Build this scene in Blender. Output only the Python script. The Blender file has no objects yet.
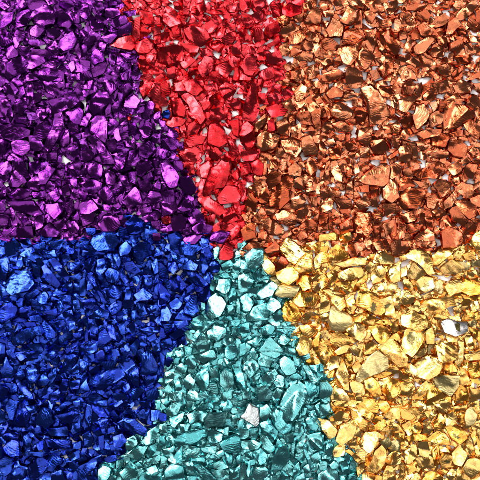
import bpy, bmesh, math, random
import numpy as np
from mathutils import Vector, Matrix, noise
from mathutils.geometry import delaunay_2d_cdt

random.seed(7)
rng = np.random.default_rng(7)
S = 1.0 / 3000.0            # one photograph pixel = a third of a millimetre
HW = 240.0                  # half the frame, in pixels
scene = bpy.context.scene
COL = scene.collection

# ---------------------------------------------------------------- camera
ZP = 9.0 * S                # the height of the chips' faces fills the frame
cd = bpy.data.cameras.new('camera')
cam = bpy.data.objects.new('camera', cd)
COL.objects.link(cam)
CAM_D = 0.55
cam.location = (0, 0, ZP + CAM_D)
cd.sensor_width = 36.0
cd.lens = 36.0 * CAM_D / (2 * HW * S)
cd.clip_start, cd.clip_end = 0.01, 20.0
scene.camera = cam

# ---------------------------------------------------------------- light
world = bpy.data.worlds.new('World')
scene.world = world
world.use_nodes = True
bg = world.node_tree.nodes['Background']
bg.inputs[0].default_value = (0.9, 0.93, 1.0, 1)
bg.inputs[1].default_value = 0.13


def softbox(name, direction, dist, sx, sy, radiance, col):
    ld = bpy.data.lights.new(name, 'AREA')
    ld.shape = 'RECTANGLE'
    ld.size, ld.size_y = sx, sy
    ld.energy = radiance * math.pi * sx * sy
    ld.color = col
    o = bpy.data.objects.new(name, ld)
    d = Vector(direction).normalized()
    o.location = d * dist
    o.rotation_euler = d.to_track_quat('Z', 'Y').to_euler()
    COL.objects.link(o)
    return o


KEY = Vector((-0.42, 0.50, 0.80)).normalized()
softbox('key_softbox', KEY, 0.95, 0.40, 0.40, 17.0, (1.0, 0.98, 0.95))
softbox('fill_softbox', (0.55, 0.10, 0.80), 1.0, 0.24, 0.30, 10.0, (0.96, 0.98, 1.0))
softbox('overhead_softbox', (0, 0.05, 1), 1.05, 0.84, 0.84, 1.65, (1.0, 0.99, 0.97))

scene.view_settings.view_transform = 'Standard'
scene.view_settings.look = 'None'
scene.view_settings.exposure = 0.0
scene.view_settings.gamma = 1.0
scene.cycles.max_bounces = 8
scene.cycles.glossy_bounces = 4
scene.cycles.diffuse_bounces = 3
scene.cycles.sample_clamp_indirect = 4.0


# ---------------------------------------------------------------- materials
def new_mat(name):
    m = bpy.data.materials.new(name)
    m.use_nodes = True
    nt = m.node_tree
    for n in list(nt.nodes):
        nt.nodes.remove(n)
    return m, nt


def coated(name, ca, cb, rough, island, metallic=1.0, coat=0.28, sat_noise=0.5, bump=0.13, dark=0.72):
    """Anodised-foil coating on broken glass: ca..cb is the range of the coat's colour."""
    m, nt = new_mat(name)
    N, L = nt.nodes.new, nt.links.new
    out = N('ShaderNodeOutputMaterial')
    p = N('ShaderNodeBsdfPrincipled')
    L(p.outputs[0], out.inputs[0])
    tc = N('ShaderNodeTexCoord')
    if island:
        ge = N('ShaderNodeNewGeometry')
        rnd = ge.outputs['Random Per Island']
    else:
        oi = N('ShaderNodeObjectInfo')
        rnd = oi.outputs['Random']
    # patches where the coat is thicker or thinner
    mp = N('ShaderNodeMapping')
    L(tc.outputs['Object'], mp.inputs[0])
    off = N('ShaderNodeCombineXYZ')
    mu = N('ShaderNodeMath'); mu.operation = 'MULTIPLY'; mu.inputs[1].default_value = 7.0
    L(rnd, mu.inputs[0])
    for k in range(3):
        L(mu.outputs[0], off.inputs[k])
    L(off.outputs[0], mp.inputs['Location'])
    n1 = N('ShaderNodeTexNoise')
    n1.inputs['Scale'].default_value = 330.0
    n1.inputs['Detail'].default_value = 4.0
    n1.inputs['Roughness'].default_value = 0.6
    L(mp.outputs[0], n1.inputs['Vector'])
    f = N('ShaderNodeMath'); f.operation = 'MULTIPLY_ADD'
    f.inputs[1].default_value = sat_noise; 
    L(n1.outputs[0], f.inputs[0])
    f2 = N('ShaderNodeMath'); f2.operation = 'MULTIPLY_ADD'
    f2.inputs[1].default_value = 0.9; f2.inputs[2].default_value = -0.5 * sat_noise + 0.05
    L(rnd, f2.inputs[0])
    L(f2.outputs[0], f.inputs[2])
    f.use_clamp = True
    mx = N('ShaderNodeMix'); mx.data_type = 'RGBA'
    mx.inputs['A'].default_value = (*ca, 1)
    mx.inputs['B'].default_value = (*cb, 1)
    L(f.outputs[0], mx.inputs['Factor'])
    # fine pits where the coat has flaked
    n2 = N('ShaderNodeTexNoise')
    n2.inputs['Scale'].default_value = 1500.0
    n2.inputs['Detail'].default_value = 2.0
    L(mp.outputs[0], n2.inputs['Vector'])
    r2 = N('ShaderNodeMapRange')
    r2.inputs['From Min'].default_value = 0.30
    r2.inputs['From Max'].default_value = 0.42
    r2.inputs['To Min'].default_value = dark
    r2.inputs['To Max'].default_value = 1.0
    L(n2.outputs[0], r2.inputs['Value'])
    mm = N('ShaderNodeMix'); mm.data_type = 'RGBA'; mm.blend_type = 'MULTIPLY'
    mm.inputs['Factor'].default_value = 1.0
    L(mx.outputs['Result'], mm.inputs['A'])
    L(r2.outputs[0], mm.inputs['B'])
    L(mm.outputs['Result'], p.inputs['Base Color'])
    p.inputs['Metallic'].default_value = metallic
    rr = N('ShaderNodeMapRange')
    rr.inputs['To Min'].default_value = rough[0]
    rr.inputs['To Max'].default_value = rough[1]
    L(n1.outputs[0], rr.inputs['Value'])
    rr.inputs['From Min'].default_value = 0.3
    rr.inputs['From Max'].default_value = 0.7
    L(rr.outputs[0], p.inputs['Roughness'])
    p.inputs['Coat Weight'].default_value = coat
    p.inputs['Coat Roughness'].default_value = 0.08
    # crinkles and fracture lines
    n3 = N('ShaderNodeTexNoise')
    n3.inputs['Scale'].default_value = 700.0
    n3.inputs['Detail'].default_value = 5.0
    n3.inputs['Roughness'].default_value = 0.65
    n3.inputs['Distortion'].default_value = 1.2
    L(mp.outputs[0], n3.inputs['Vector'])
    b = N('ShaderNodeBump')
    b.inputs['Strength'].default_value = bump
    b.inputs['Distance'].default_value = 0.0009
    L(n3.outputs[0], b.inputs['Height'])
    # conchoidal striae: fine parallel ridges in patches, turned differently on every chip
    rot = N('ShaderNodeCombineXYZ')
    m5 = N('ShaderNodeMath'); m5.operation = 'MULTIPLY'; m5.inputs[1].default_value = 61.0
    L(rnd, m5.inputs[0])
    L(m5.outputs[0], rot.inputs[2])
    mp2 = N('ShaderNodeMapping')
    L(tc.outputs['Object'], mp2.inputs[0])
    L(rot.outputs[0], mp2.inputs['Rotation'])
    wv = N('ShaderNodeTexWave')
    wv.wave_type = 'BANDS'; wv.bands_direction = 'X'; wv.wave_profile = 'SIN'
    wv.inputs['Scale'].default_value = 380.0
    wv.inputs['Distortion'].default_value = 11.0
    wv.inputs['Detail'].default_value = 3.0
    wv.inputs['Detail Scale'].default_value = 0.9
    L(mp2.outputs[0], wv.inputs['Vector'])
    r5 = N('ShaderNodeMapRange')
    r5.inputs['From Min'].default_value = 0.46
    r5.inputs['From Max'].default_value = 0.72
    r5.inputs['To Min'].default_value = 0.0
    r5.inputs['To Max'].default_value = 0.42
    L(n1.outputs[0], r5.inputs['Value'])
    b2 = N('ShaderNodeBump')
    b2.inputs['Distance'].default_value = 0.00016
    L(r5.outputs[0], b2.inputs['Strength'])
    L(wv.outputs['Fac'], b2.inputs['Height'])
    L(b.outputs[0], b2.inputs['Normal'])
    L(b2.outputs[0], p.inputs['Normal'])
    return m


PAL = {
    'P': dict(ca=(0.095, 0.008, 0.150), cb=(0.200, 0.027, 0.262), rough=(0.11, 0.27), coat=0.15),
    'R': dict(ca=(0.500, 0.006, 0.010), cb=(0.660, 0.034, 0.046), rough=(0.17, 0.34), coat=0.25),
    'C': dict(ca=(0.400, 0.056, 0.015), cb=(0.620, 0.195, 0.085), rough=(0.12, 0.28)),
    'B': dict(ca=(0.008, 0.018, 0.250), cb=(0.019, 0.060, 0.410), rough=(0.11, 0.27), coat=0.15),
    'T': dict(ca=(0.060, 0.330, 0.355), cb=(0.190, 0.550, 0.550), rough=(0.14, 0.32), coat=0.25),
    'G': dict(ca=(0.820, 0.335, 0.040), cb=(0.880, 0.545, 0.175), rough=(0.13, 0.30)),
}
WORD = {'P': 'purple', 'R': 'red', 'C': 'copper', 'B': 'blue', 'T': 'teal', 'G': 'gold'}
MAT, MATI = {}, {}
for k, d in PAL.items():
    MAT[k] = coated(WORD[k] + '_foil_glass', island=False, **d)
    MATI[k] = coated(WORD[k] + '_foil_glass_rubble', island=True, **d)
MAT['w'] = coated('silver_foil_glass', (0.72, 0.66, 0.64), (0.85, 0.83, 0.82), (0.2, 0.4), False)
MAT['o'] = coated('olive_gold_foil_glass', (0.46, 0.35, 0.12), (0.68, 0.53, 0.23), (0.2, 0.4), False)
MAT['k'] = coated('dull_gold_glass', (0.74, 0.55, 0.22), (0.80, 0.62, 0.28), (0.38, 0.5), False, bump=0.25)
MAT['g'] = coated('grey_teal_glass', (0.035, 0.13, 0.135), (0.09, 0.24, 0.24), (0.4, 0.5), False)
MAT['q'] = coated('tarnished_silver_glass', (0.26, 0.34, 0.34), (0.44, 0.42, 0.41), (0.2, 0.4), False)
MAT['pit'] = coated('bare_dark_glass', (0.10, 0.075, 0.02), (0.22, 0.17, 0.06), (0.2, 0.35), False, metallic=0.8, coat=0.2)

m, nt = new_mat('white_board')
out = nt.nodes.new('ShaderNodeOutputMaterial')
p = nt.nodes.new('ShaderNodeBsdfPrincipled')
nt.links.new(p.outputs[0], out.inputs[0])
nz = nt.nodes.new('ShaderNodeTexNoise'); nz.inputs['Scale'].default_value = 900
tc = nt.nodes.new('ShaderNodeTexCoord')
nt.links.new(tc.outputs['Object'], nz.inputs['Vector'])
cr = nt.nodes.new('ShaderNodeValToRGB')
cr.color_ramp.elements[0].color = (0.87, 0.87, 0.875, 1)
cr.color_ramp.elements[1].color = (0.91, 0.905, 0.91, 1)
nt.links.new(nz.outputs[0], cr.inputs[0])
nt.links.new(cr.outputs[0], p.inputs['Base Color'])
p.inputs['Roughness'].default_value = 0.6
bm_ = nt.nodes.new('ShaderNodeBump'); bm_.inputs['Strength'].default_value = 0.08; bm_.inputs['Distance'].default_value = 0.0005
nt.links.new(nz.outputs[0], bm_.inputs['Height'])
nt.links.new(bm_.outputs[0], p.inputs['Normal'])
MAT['board'] = m

# ---------------------------------------------------------------- the white board
me = bpy.data.meshes.new('ground')
me.from_pydata([(-1, -1, 0), (1, -1, 0), (1, 1, 0), (-1, 1, 0)], [], [(0, 1, 2, 3)])
me.materials.append(MAT['board'])
go = bpy.data.objects.new('ground', me)
go['kind'] = 'structure'
COL.objects.link(go)

# ---------------------------------------------------------------- the chips as seen: @tile, then
# colour letter, tone (h shiny, b bright, m deep, d dark), ~flags, outline in tenths of a tile zoom
DATA = """
@0 0
P h 1 1 5 0 6 4 3 6 0 4;m 17 1 26 0 28 3 24 7 19 6 17 4;h 22 7 27 4 31 7 33 11 32 15 27 16 22 14 20 11|white-edged purple chip;d 10 9 19 6 20 10 16 15 10 16;b 0 14 3 9 8 8 7 13 3 16 0 17
b 19 18 23 15 27 18 23 23 19 21|square purple chunk;d 33 8 38 7 43 13 41 16 35 15;b 42 9 48 6 48 14 44 14 41 11;m 35 16 41 17 47 20 47 22 41 20;b 37 24 44 20 47 24 44 29 39 31 36 28|broad mauve chunk;b 29 29 33 25 36 29 36 32 31 31
m 28 18 33 17 36 20 33 23 29 22;m 10 18 14 19 14 24 11 25 9 21;h 0 22 5 20 7 25 3 28 0 26;m 18 24 23 24 24 27 20 28 17 26;b 4 30 7 27 11 32 10 34 5 35;m 11 29 17 29 18 32 14 34 11 32;m 20 30 27 30 31 33 24 35 19 33
m 5 39 8 36 13 35 16 38 15 43 8 45 5 42;h 15 36 18 33 26 34 27 37 20 41 16 41;h 26 38 33 36 36 38 33 41 27 40;m 25 42 31 41 37 43 37 48 28 48 24 45;b 17 44 22 43 26 47 26 48 16 48;h 41 39 44 36 45 41 43 43;b 43 45 48 44 48 48 42 48;m 36 1 42 0 44 3 40 5 36 4;h 27 0 33 0 34 2 29 3
g 25 28 1.5;g 18 14 1;g 13 26 1
@80 0
P b 0 4 5 3 6 8 4 12 1 10|tall plum chunk;h 17 0 22 1 22 3 18 3;m 7 1 13 1 14 5 10 6;b 16 6 23 5 24 9 20 11 16 10;b 26 7 33 6 33 9 29 10;m 20 12 27 10 28 15 22 17 19 15;m 24 16 30 14 31 18 27 21 23 20;b 13 23 21 20 22 22 18 26 15 25|lilac triangle;d 6 12 14 14 14 18 8 18
m 10 9 16 12 16 15 11 14;m 3 23 9 22 8 26 3 28;b 7 33 10 30 14 33 14 37 9 39 7 36;h 12 25 16 27 15 31 11 29;m 0 28 4 28 4 33 1 34;b 7 42 14 37 16 40 14 44 9 46;b 25 32 34 33 33 35 28 36;m 23 33 30 40 27 42 22 38;m 18 33 21 37 20 40 17 37;b 25 44 30 40 31 45 28 48 25 48;m 0 36 6 37 6 42 2 43;m 1 44 6 43 8 48 1 48;m 15 44 19 46 19 48 15 48;m 31 43 37 44 35 48 31 48
R b 19 27 24 23 30 22 32 26 31 30 24 29|red chip jutting into purple;m 25 0 30 1 32 4 29 5;m 34 0 39 4 38 6 34 4;b 40 0 48 0 48 4 43 5;b 33 12 36 11 36 22 33 24 31 20|upright red bar;m 28 10 31 10 32 13 28 12;m 37 7 43 8 44 14 39 14;h 44 10 48 9 48 14 44 14;m 37 16 41 18 40 22 36 22;b 33 26 40 23 44 26 41 31 35 32;b 40 32 44 29 46 32 44 38 40 36;m 35 35 40 36 46 42 42 44 36 41;m 37 45 42 44 44 48 38 48;m 43 17 48 16 48 20 44 21;b 44 22 48 21 48 26 45 26
g 2 15 1.5;g 34 10 1.5;g 16 34 1.5;g 30 21 1;g 43 46 2;g 43 22 1
@160 0
R h 2 9 8 7 12 14 6 16 2 13|whitish pink red chip;b 19 8 21 11 24 16 16 15;b 15 18 20 16 27 18 30 23 24 27 18 23|big leaf-shaped red chip;m 7 17 12 14 12 21 9 22;m 0 20 5 19 5 24 0 25;b 12 25 23 28 22 31 17 31;m 30 25 35 24 38 27 35 31 30 28;m 37 23 41 20 45 23 43 26 39 26;m 40 13 45 15 45 18 41 19;m 26 15 33 11 35 15 31 19 26 19
m~x 0 29 8 27 13 29 13 36 6 39 0 36|crinkled crimson slab;b 12 36 18 34 21 36 15 41;m 23 41 27 34 33 36 31 42 26 46;b 35 39 40 37 43 41 40 46 36 44;m 17 41 22 40 23 44 17 46;m 30 43 36 43 36 48 29 48;b 24 29 30 30 32 33 26 34;b 37 28 41 27 41 32 38 34;m 43 28 48 24 48 32 43 32;m 20 3 26 1 27 6 23 9 19 7
b 28 6 38 4 39 8 31 8;m 40 3 47 2 48 6 42 7;m 14 0 18 0 17 8 14 8;m 8 1 13 0 13 5 9 5;m 10 9 15 10 15 16 12 13;m 4 41 9 40 9 46 5 47;m 41 33 48 34 48 39 43 40;m 45 40 48 41 48 48 44 47
g 7 3 1.5;g 4 26 2;g 9 25 2;g 26 27 2;g 22 33 1;g 35 32 2;g 43 43 2;g 43 11 1;g 1 18 1;g 24 37 1
@240 0
R m 0 0 6 0 6 4 2 6 0 5;m 8 1 14 0 15 4 10 6;m 7 9 14 6 15 11 10 13;m 1 11 6 10 8 15 3 17;m 18 3 24 2 24 9 20 10;b 26 5 30 2 36 4 36 8 30 10 26 8|rosy chunk by copper;m 16 16 22 13 24 18 19 22 15 20;m 8 17 13 17 14 23 9 25;m 0 17 4 16 5 22 0 24;m 17 26 23 22 24 25 18 28;m 1 31 8 29 10 33 5 36;b 0 40 5 33 9 35 10 41 7 46 3 44|tall pink-red slab
m 10 32 15 31 15 36 11 36;m 16 33 23 31 25 36 19 38 16 36;b 12 43 19 40 20 46 14 48 12 47;m 20 41 26 42 27 47 21 48;b 0 41 5 42 6 48 0 48;m 11 20 15 25 11 28 9 27
C b 23 10 30 9 32 13 26 15 23 13;m 32 9 38 8 38 12 34 13;b 38 2 43 1 43 6 39 7;b 39 13 43 6 48 6 48 14 42 14|broad tilted copper plate;m 40 15 48 15 48 19 42 18;m 24 18 31 14 36 16 32 21 27 22;b 29 23 36 18 39 22 34 26 30 26;b 38 27 42 25 44 28 40 30 37 29;m 24 28 28 25 30 30 28 33 24 32;m 30 28 35 27 35 31 31 33;b 33 34 38 31 44 33 42 37 36 36;b 44 27 48 26 48 34 45 33;m 26 39 30 37 32 41 28 42;b 40 41 44 39 45 46 40 48;d 30 43 36 42 37 47 31 47;m 38 20 46 20 47 25 41 24
g 7 7 1.5;g 18 0 2;g 35 14 2;g 18 9 1;g 5 19 1;g 18 25 2.5;g 19 30 1.5;g 29 35 2.5;g 13 40 2;g 43 38 2.5;g 31 27 1.5;g 36 43 1
@320 0
C b 0 1 4 2 6 5 1 6;b 8 1 12 0 14 4 10 6;m 2 7 8 5 8 9 3 10;b 13 12 17 4 22 6 22 12 18 15 12 13|large salmon copper slab;b 4 18 7 11 14 16 12 22 6 22|boxy speckled copper chunk;m 20 8 25 6 25 16 21 17;b 27 7 31 6 33 10 31 13 28 12;b 28 2 34 0 38 3 38 6 33 7;b 39 2 46 0 46 5 41 8;m 34 10 38 12 42 10 43 15 38 17;m 45 12 48 12 48 18 45 18;b 27 19 34 17 34 25 31 31 28 27
m 15 20 21 17 25 22 20 26 14 25;h 12 29 24 25 22 33 18 39 14 37|pale copper arrowhead;b 36 20 41 19 45 24 47 30 45 33 41 30 38 27;d~r 35 28 37 24 41 25 41 30 38 32|dark pitted copper pebble;d 22 35 26 30 32 34 29 40 25 42 22 40;m 1 24 6 23 11 27 9 30 3 29;b 0 32 10 28 12 32 7 34 2 34;b 0 36 6 34 8 37 3 41;m 8 36 13 33 14 38 9 40;b 35 42 40 37 44 38 43 43 38 46;b 34 35 42 33 43 36 37 38
d~r 16 42 20 41 24 43 25 48 23 52 18 52 15 48|dark round copper pebble;m 3 44 11 42 13 46 8 48 2 48;m 30 43 34 42 36 46 32 48;b 17 0 24 0 26 4 20 4;m 43 17 48 19 48 24 45 22
g 4 11 2;g 11 24 2.5;g 19 15 1.5;g 27 13 1.5;g 37 11 1.5;g 14 40 2;g 8 43 2;g 27 45 2;g 33 40 1;g 35 46 1.5
@400 0
C h 34 10 40 3 45 0 46 4 40 10 34 12|long cream copper slab;b 28 20 29 14 33 11 36 15 31 20|pale copper kite;b 34 16 39 16 40 20 35 21;b 10 8 15 6 18 9 17 13 11 11;m 4 4 10 2 18 2 18 5 10 6 4 6;m 21 4 29 2 30 5 23 6;m 0 8 3 8 4 15 0 16;b 4 14 9 11 10 16 5 19;b 7 20 10 17 12 23 8 24;m 11 16 15 14 19 19 18 21 13 21;h 3 27 5 22 7 24 6 31 2 31
b 9 28 17 22 20 24 15 31 10 32|oblong two-toned copper slab;m 0 20 3 19 4 23 0 24;m 17 31 21 27 26 29 26 33 20 34;h 23 22 28 23 28 28 24 27;m 21 12 27 8 28 14 22 16 19 15;m 30 26 36 24 38 28 34 31 30 30;b 39 27 43 25 44 31 40 33;m 33 34 42 33 42 37 36 38;m 5 37 12 33 19 36 18 39 10 40;b 1 46 3 41 8 43 10 48 2 48;m 23 40 29 38 33 41 30 45 24 44;b 13 43 18 42 22 44 20 46 14 46;b 40 47 48 43 48 46 43 48;m 0 34 6 32 7 37 1 39;d 42 9 47 14 46 16 41 14;m 33 22 39 22 39 25 34 25
m 31 43 38 39 38 42 33 47;m 42 20 48 22 48 25 43 25;b 46 6 48 6 48 14 46 12;m 20 36 23 40 21 42 18 40
g 28 6 2.5;g 28 32 2;g 46 20 1.5;g 46 34 2;g 36 13 1;g 1 31 1.5;g 39 47 1.5;g 12 24 1;g 15 47 1.5
@0 80
P m 3 4 8 2 11 6 9 9 4 7;b 11 5 14 4 15 8 12 11;b 17 7 20 6 20 11 17 15 16 12;m 20 8 25 9 24 13 20 14;h 26 1 31 1 36 6 33 9 28 7;b 32 2 38 0 38 4 34 6;m 33 7 40 7 41 10 35 11;m 39 9 45 8 47 13 43 17 39 15;b 40 20 48 16 50 20 48 26 43 25|wide violet slab;h 0 10 4 11 6 16 3 21 0 17;m 9 15 14 12 16 16 13 20 9 19;b 4 19 7 17 8 22 6 25;h 22 18 27 18 28 22 26 24 22 21
m 16 19 21 20 23 23 18 24;m 30 13 38 11 40 17 33 20;m~s 2 28 8 27 19 30 18 34 8 37 3 35|striped purple slab;d 22 28 28 25 30 29 28 34 24 36 21 33;b~s 27 40 31 30 33 22 37 22 38 30 34 37 29 42|long striated purple chip;h 35 33 38 29 41 31 41 38 38 40 36 38;b 8 38 14 36 18 38 18 42 14 45 9 43|domed purple chunk;m 0 38 5 37 7 40 3 44 0 43;h 5 46 8 43 12 45 13 48 5 48;m 41 42 47 39 48 46 44 46
m 18 34 22 33 26 40 23 42 19 41;d 41 26 47 25 47 31 42 32;m 43 33 48 32 48 37 44 38;b 31 36 34 38 34 42 29 43;m 20 2 25 0 25 5 21 6;m 29 44 34 44 34 48 29 48;m 10 21 16 22 16 26 10 26
g 26 11 1.2;g 18 36 1.5;g 39 47 1.5;g 18 47 1
@80 80
P h 4 0 8 0 6 6;b 14 2 19 1 22 5 18 9 15 6;b 24 5 29 2 31 6 27 9;b 7 13 12 7 16 9 18 13 13 20 9 20 7 17|tall bluish purple chunk;m 23 8 27 9 26 16 24 16;h 28 12 32 9 36 13 34 17 27 16|glittering lilac chip;d 28 17 38 16 38 19 31 21;b 38 21 41 13 45 15 43 20 40 24;b 44 21 48 19 48 26 45 25;m 19 16 23 13 24 20 21 23;m 16 15 19 14 18 20 15 22;h 1 23 5 19 7 22 4 28 0 27
h 7 26 11 22 16 25 16 34 15 37 10 33 7 30|white-streaked purple chip;h 36 30 40 25 43 28 42 34 38 35|silvery lilac pebble;m 29 27 33 26 36 33 34 36 30 32;b 20 32 23 29 25 36 23 37;b 10 40 13 37 19 46 20 50 14 50|smooth magenta slab;m 16 37 21 36 22 42 18 43;m 22 41 26 38 27 44 23 45;m 28 35 33 37 33 41 28 40;m 36 40 42 37 45 42 41 47 36 45;m 31 23 36 20 37 24 33 26
m 23 20 28 19 28 26 24 27;d 44 33 48 32 48 38 44 37;m 0 36 4 35 5 41 1 42;b 0 44 4 41 8 45 7 48 0 48;b 21 46 25 44 27 48 20 48;m 30 43 34 42 35 48 29 48;m 5 34 9 34 12 38 8 40;m 46 41 48 40 48 48 46 46
R m 36 4 40 0 43 2 41 7 38 11;m 41 9 45 4 48 3 48 16 44 15;b 28 22 31 22 30 24 28 25|tiny red stray in purple
g 36 9 2;g 40 11 1.5;g 31 20 2;g 30 34 1.5;g 34 26 2;g 46 28 2;g 46 39 1.5;g 36 37 1;g 2 13 1.5
@160 80
R m 0 3 5 2 6 8 1 10;m 8 2 13 1 18 8 14 9 9 6;b 14 1 21 0 26 6 22 9 17 7|wide coral-red slab;b 22 8 26 5 28 8 25 12 22 11;m 26 3 33 2 34 6 28 6;b 36 5 40 2 45 6 42 12 38 10;b 7 12 12 11 15 17 14 22 8 21;b 14 11 19 9 25 18 27 23 24 26 19 19|long slanting red bar;m 25 14 30 13 31 18 27 20;b 30 11 34 8 39 11 37 16 31 16;m 31 18 37 17 39 22 35 25 30 23;m 41 13 47 11 48 17 43 16
d 17 27 21 25 24 27 22 32 17 33|almost black red chip;b 17 19 22 19 23 24 17 25;b 4 26 8 22 15 24 13 27 7 28;b 12 28 15 27 15 34 12 33;b 16 36 21 33 27 34 25 38 18 40;b 30 28 34 26 38 30 40 37 35 40 29 37|big rounded red wedge;b 42 25 47 24 47 34 44 32;b 30 43 34 40 37 44 34 48 30 46;m 12 43 20 40 25 44 22 48 14 48;m 26 38 30 36 30 42 26 42;b 41 37 44 36 47 44 43 45;b 37 46 41 43 45 46 44 48 37 48;m 0 10 4 11 4 15 0 16;m 39 15 43 20 42 24 39 21
B m 2 19 5 18 6 20 5 23 2 22|lone blue stray beside red
P b 4 33 6 30 10 31 11 34 8 35;b 2 36 6 34 10 36 10 41 6 42 2 40;b 0 42 4 41 6 44 3 48 0 48;m 11 38 14 37 14 41 12 42;m 0 24 3 25 3 28 0 28
g 4 10 2;g 27 4 1;g 45 19 2;g 27 30 2;g 40 30 2.5;g 46 38 2;g 26 46 2;g 3 17 2;g 40 42 1;g 13 36 1;g 45 9 2;g 7 2 1;g 3 32 1
@240 80
R m 3 14 7 3 10 6 11 17 8 23 2 22|tall crinkled red chip;m 11 9 15 8 15 13 12 14;h 14 1 19 0 18 4 14 4;m 17 9 22 6 25 11 22 15 18 14;b 16 17 22 15 28 18 26 21 19 22|glossy ruby chip;m 25 7 30 4 32 8 28 11;b 17 25 20 23 21 30 17 31|pale pink square chip;b 0 30 4 26 8 28 8 38 4 41 1 37|bean-shaped red chip;m 1 43 6 41 10 44 8 48 2 48;m 11 0 13 0 13 6 11 6
C b 33 7 37 2 40 4 38 11 34 12;m 41 6 48 5 48 11 43 10;b 25 14 30 11 33 18 29 19;b~s 34 22 40 14 43 19 42 26 37 25|ridged copper block;b 40 13 43 11 48 18 48 27 45 28 43 22|long tan copper plank;m 8 27 13 22 15 20 15 25 11 30 9 30;m 22 26 28 23 30 28 29 33 23 32;m 29 21 33 21 33 27 30 27;h~s 11 35 15 31 20 32 23 35 21 41 15 42 11 39|cream shell-like copper chip;h~s 25 37 31 35 36 37 36 42 33 46 28 43|fan-ridged copper chip
b 37 28 43 27 45 30 38 31;h 31 28 36 26 36 31 32 32;m 37 36 42 34 46 40 46 44 39 45 37 41;b 13 43 18 44 20 48 12 48;m 22 40 27 43 28 47 22 46;m 11 17 16 15 14 18 12 19;b 39 0 44 1 44 3 40 4;b 41 34 48 33 48 38 44 37
g 14 6 2;g 5 23 2;g 12 23 1.5;g 35 25 2.5;g 38 45 2;g 1 37 1.5;g 1 10 1.5;g 24 24 2;g 10 21 2;g 12 16 1;g 1 45 1
@320 80
C b 4 8 8 4 14 7 13 10 6 11;m 0 3 5 2 5 7 0 8;m 14 6 20 6 21 9 15 10;d 6 11 20 10 21 12 8 13;b 26 7 31 4 37 11 41 19 37 22 31 22|big brick-shaped copper slab;m 29 19 33 22 40 22 36 26 31 26;h 36 4 42 4 44 8 41 10 36 9;b 7 17 12 14 19 18 18 22 13 24 8 21|peach copper wedge;m 3 16 7 14 8 20 5 23;b 21 18 24 16 28 20 26 26 22 25;b 26 28 29 25 30 28 26 30;b 23 36 24 30 31 28 31 36 28 39
m 8 26 14 24 19 29 18 31 11 31;b 0 24 6 25 7 29 2 31;h 3 37 8 35 9 38 5 40;h 6 44 10 39 13 41 12 47 7 47;m 15 38 19 36 22 40 17 42;m 31 37 38 36 41 41 36 44 32 42;b 38 28 42 27 42 32 39 32;h 43 27 46 25 48 25 47 32 44 32;m 32 33 38 29 40 34 35 35;m 43 35 48 34 48 41 44 40;b 41 46 47 42 48 43 43 47;d 24 41 29 40 30 46 25 46;h 0 39 4 41 3 46 0 44;m 9 33 15 32 15 36 10 36
m 31 46 38 45 38 48 31 48;m 0 16 3 16 4 22 0 22;b 44 10 48 9 48 17 45 16
g 18 15 2;g 23 6 1.5;g 42 13 2;g 20 33 1.5;g 33 29 1.5;g 33 38 1.5;g 45 24 1.5;g 19 40 1;g 41 44 1.5;g 21 28 1;g 10 31 1
@400 80
C h 2 3 7 0 9 3 7 8 2 8;d 9 4 13 2 13 11 10 12;b 0 12 8 9 10 11 4 19 0 18;m 14 9 22 4 23 8 16 12;m 20 3 28 0 30 6 25 8;b 33 3 37 0 43 3 42 7 36 8;b 27 13 34 8 37 12 36 16 31 17 28 16|orange-tan copper chunk;b 39 15 43 9 48 11 48 16 43 18;b 8 22 10 16 14 15 17 19 16 25 10 29|tall cracked copper chip;m 18 14 22 13 23 17 20 19;m 24 13 28 14 28 19 24 19;m 28 18 33 14 43 20 43 23 34 28 28 29|large rust-red copper slab
m 18 22 22 19 26 21 25 26 19 28;h 38 27 42 24 48 29 46 35 41 31|cream striped copper chip;m 0 24 6 21 8 26 3 29;b 0 32 5 28 8 32 3 36;m 10 32 16 30 25 30 24 33 14 35;b 20 34 25 32 30 34 27 40 20 39;b 30 32 38 30 38 33 32 34;m 30 38 36 36 40 40 38 46 32 45 29 42;m 10 37 16 36 20 40 14 42;m 17 43 22 42 30 43 29 46 19 46;b 0 41 4 39 7 42 6 48 0 48;m 4 37 9 38 11 46 8 47;b 42 43 45 40 47 44 44 46;m 13 43 16 45 16 48 12 47;h 36 34 40 33 41 36 37 37
g 38 14 1.5;g 25 10 1.5;g 28 21 2;g 45 21 2;g 41 38 2.5;g 15 27 1.5;g 11 0 2;g 45 7 2;g 7 19 1;g 10 35 1.5;g 12 46 1.5;g 46 0 1.5
@0 160
P b 0 4 5 1 7 6 4 9 0 8;m 10 4 16 2 17 10 12 11;m 8 0 14 0 13 4 8 4;b 6 14 9 7 12 9 15 13 11 16 7 16|purple pyramid chip;b 17 14 22 10 25 14 23 18 18 17;b 24 8 29 4 33 6 28 14 25 14|curled purple chip;m 32 5 38 7 38 11 34 11;b 40 12 46 11 46 16 41 14;b 6 21 12 17 18 18 16 22 8 23|crescent purple chip;m 19 19 27 18 27 22 20 23;b 30 20 34 17 36 22 33 25;m 28 13 33 14 32 18 28 17;m 37 17 41 15 42 21 38 21;d 6 25 20 25 24 32 20 33 10 30|long dark purple slab
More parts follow.
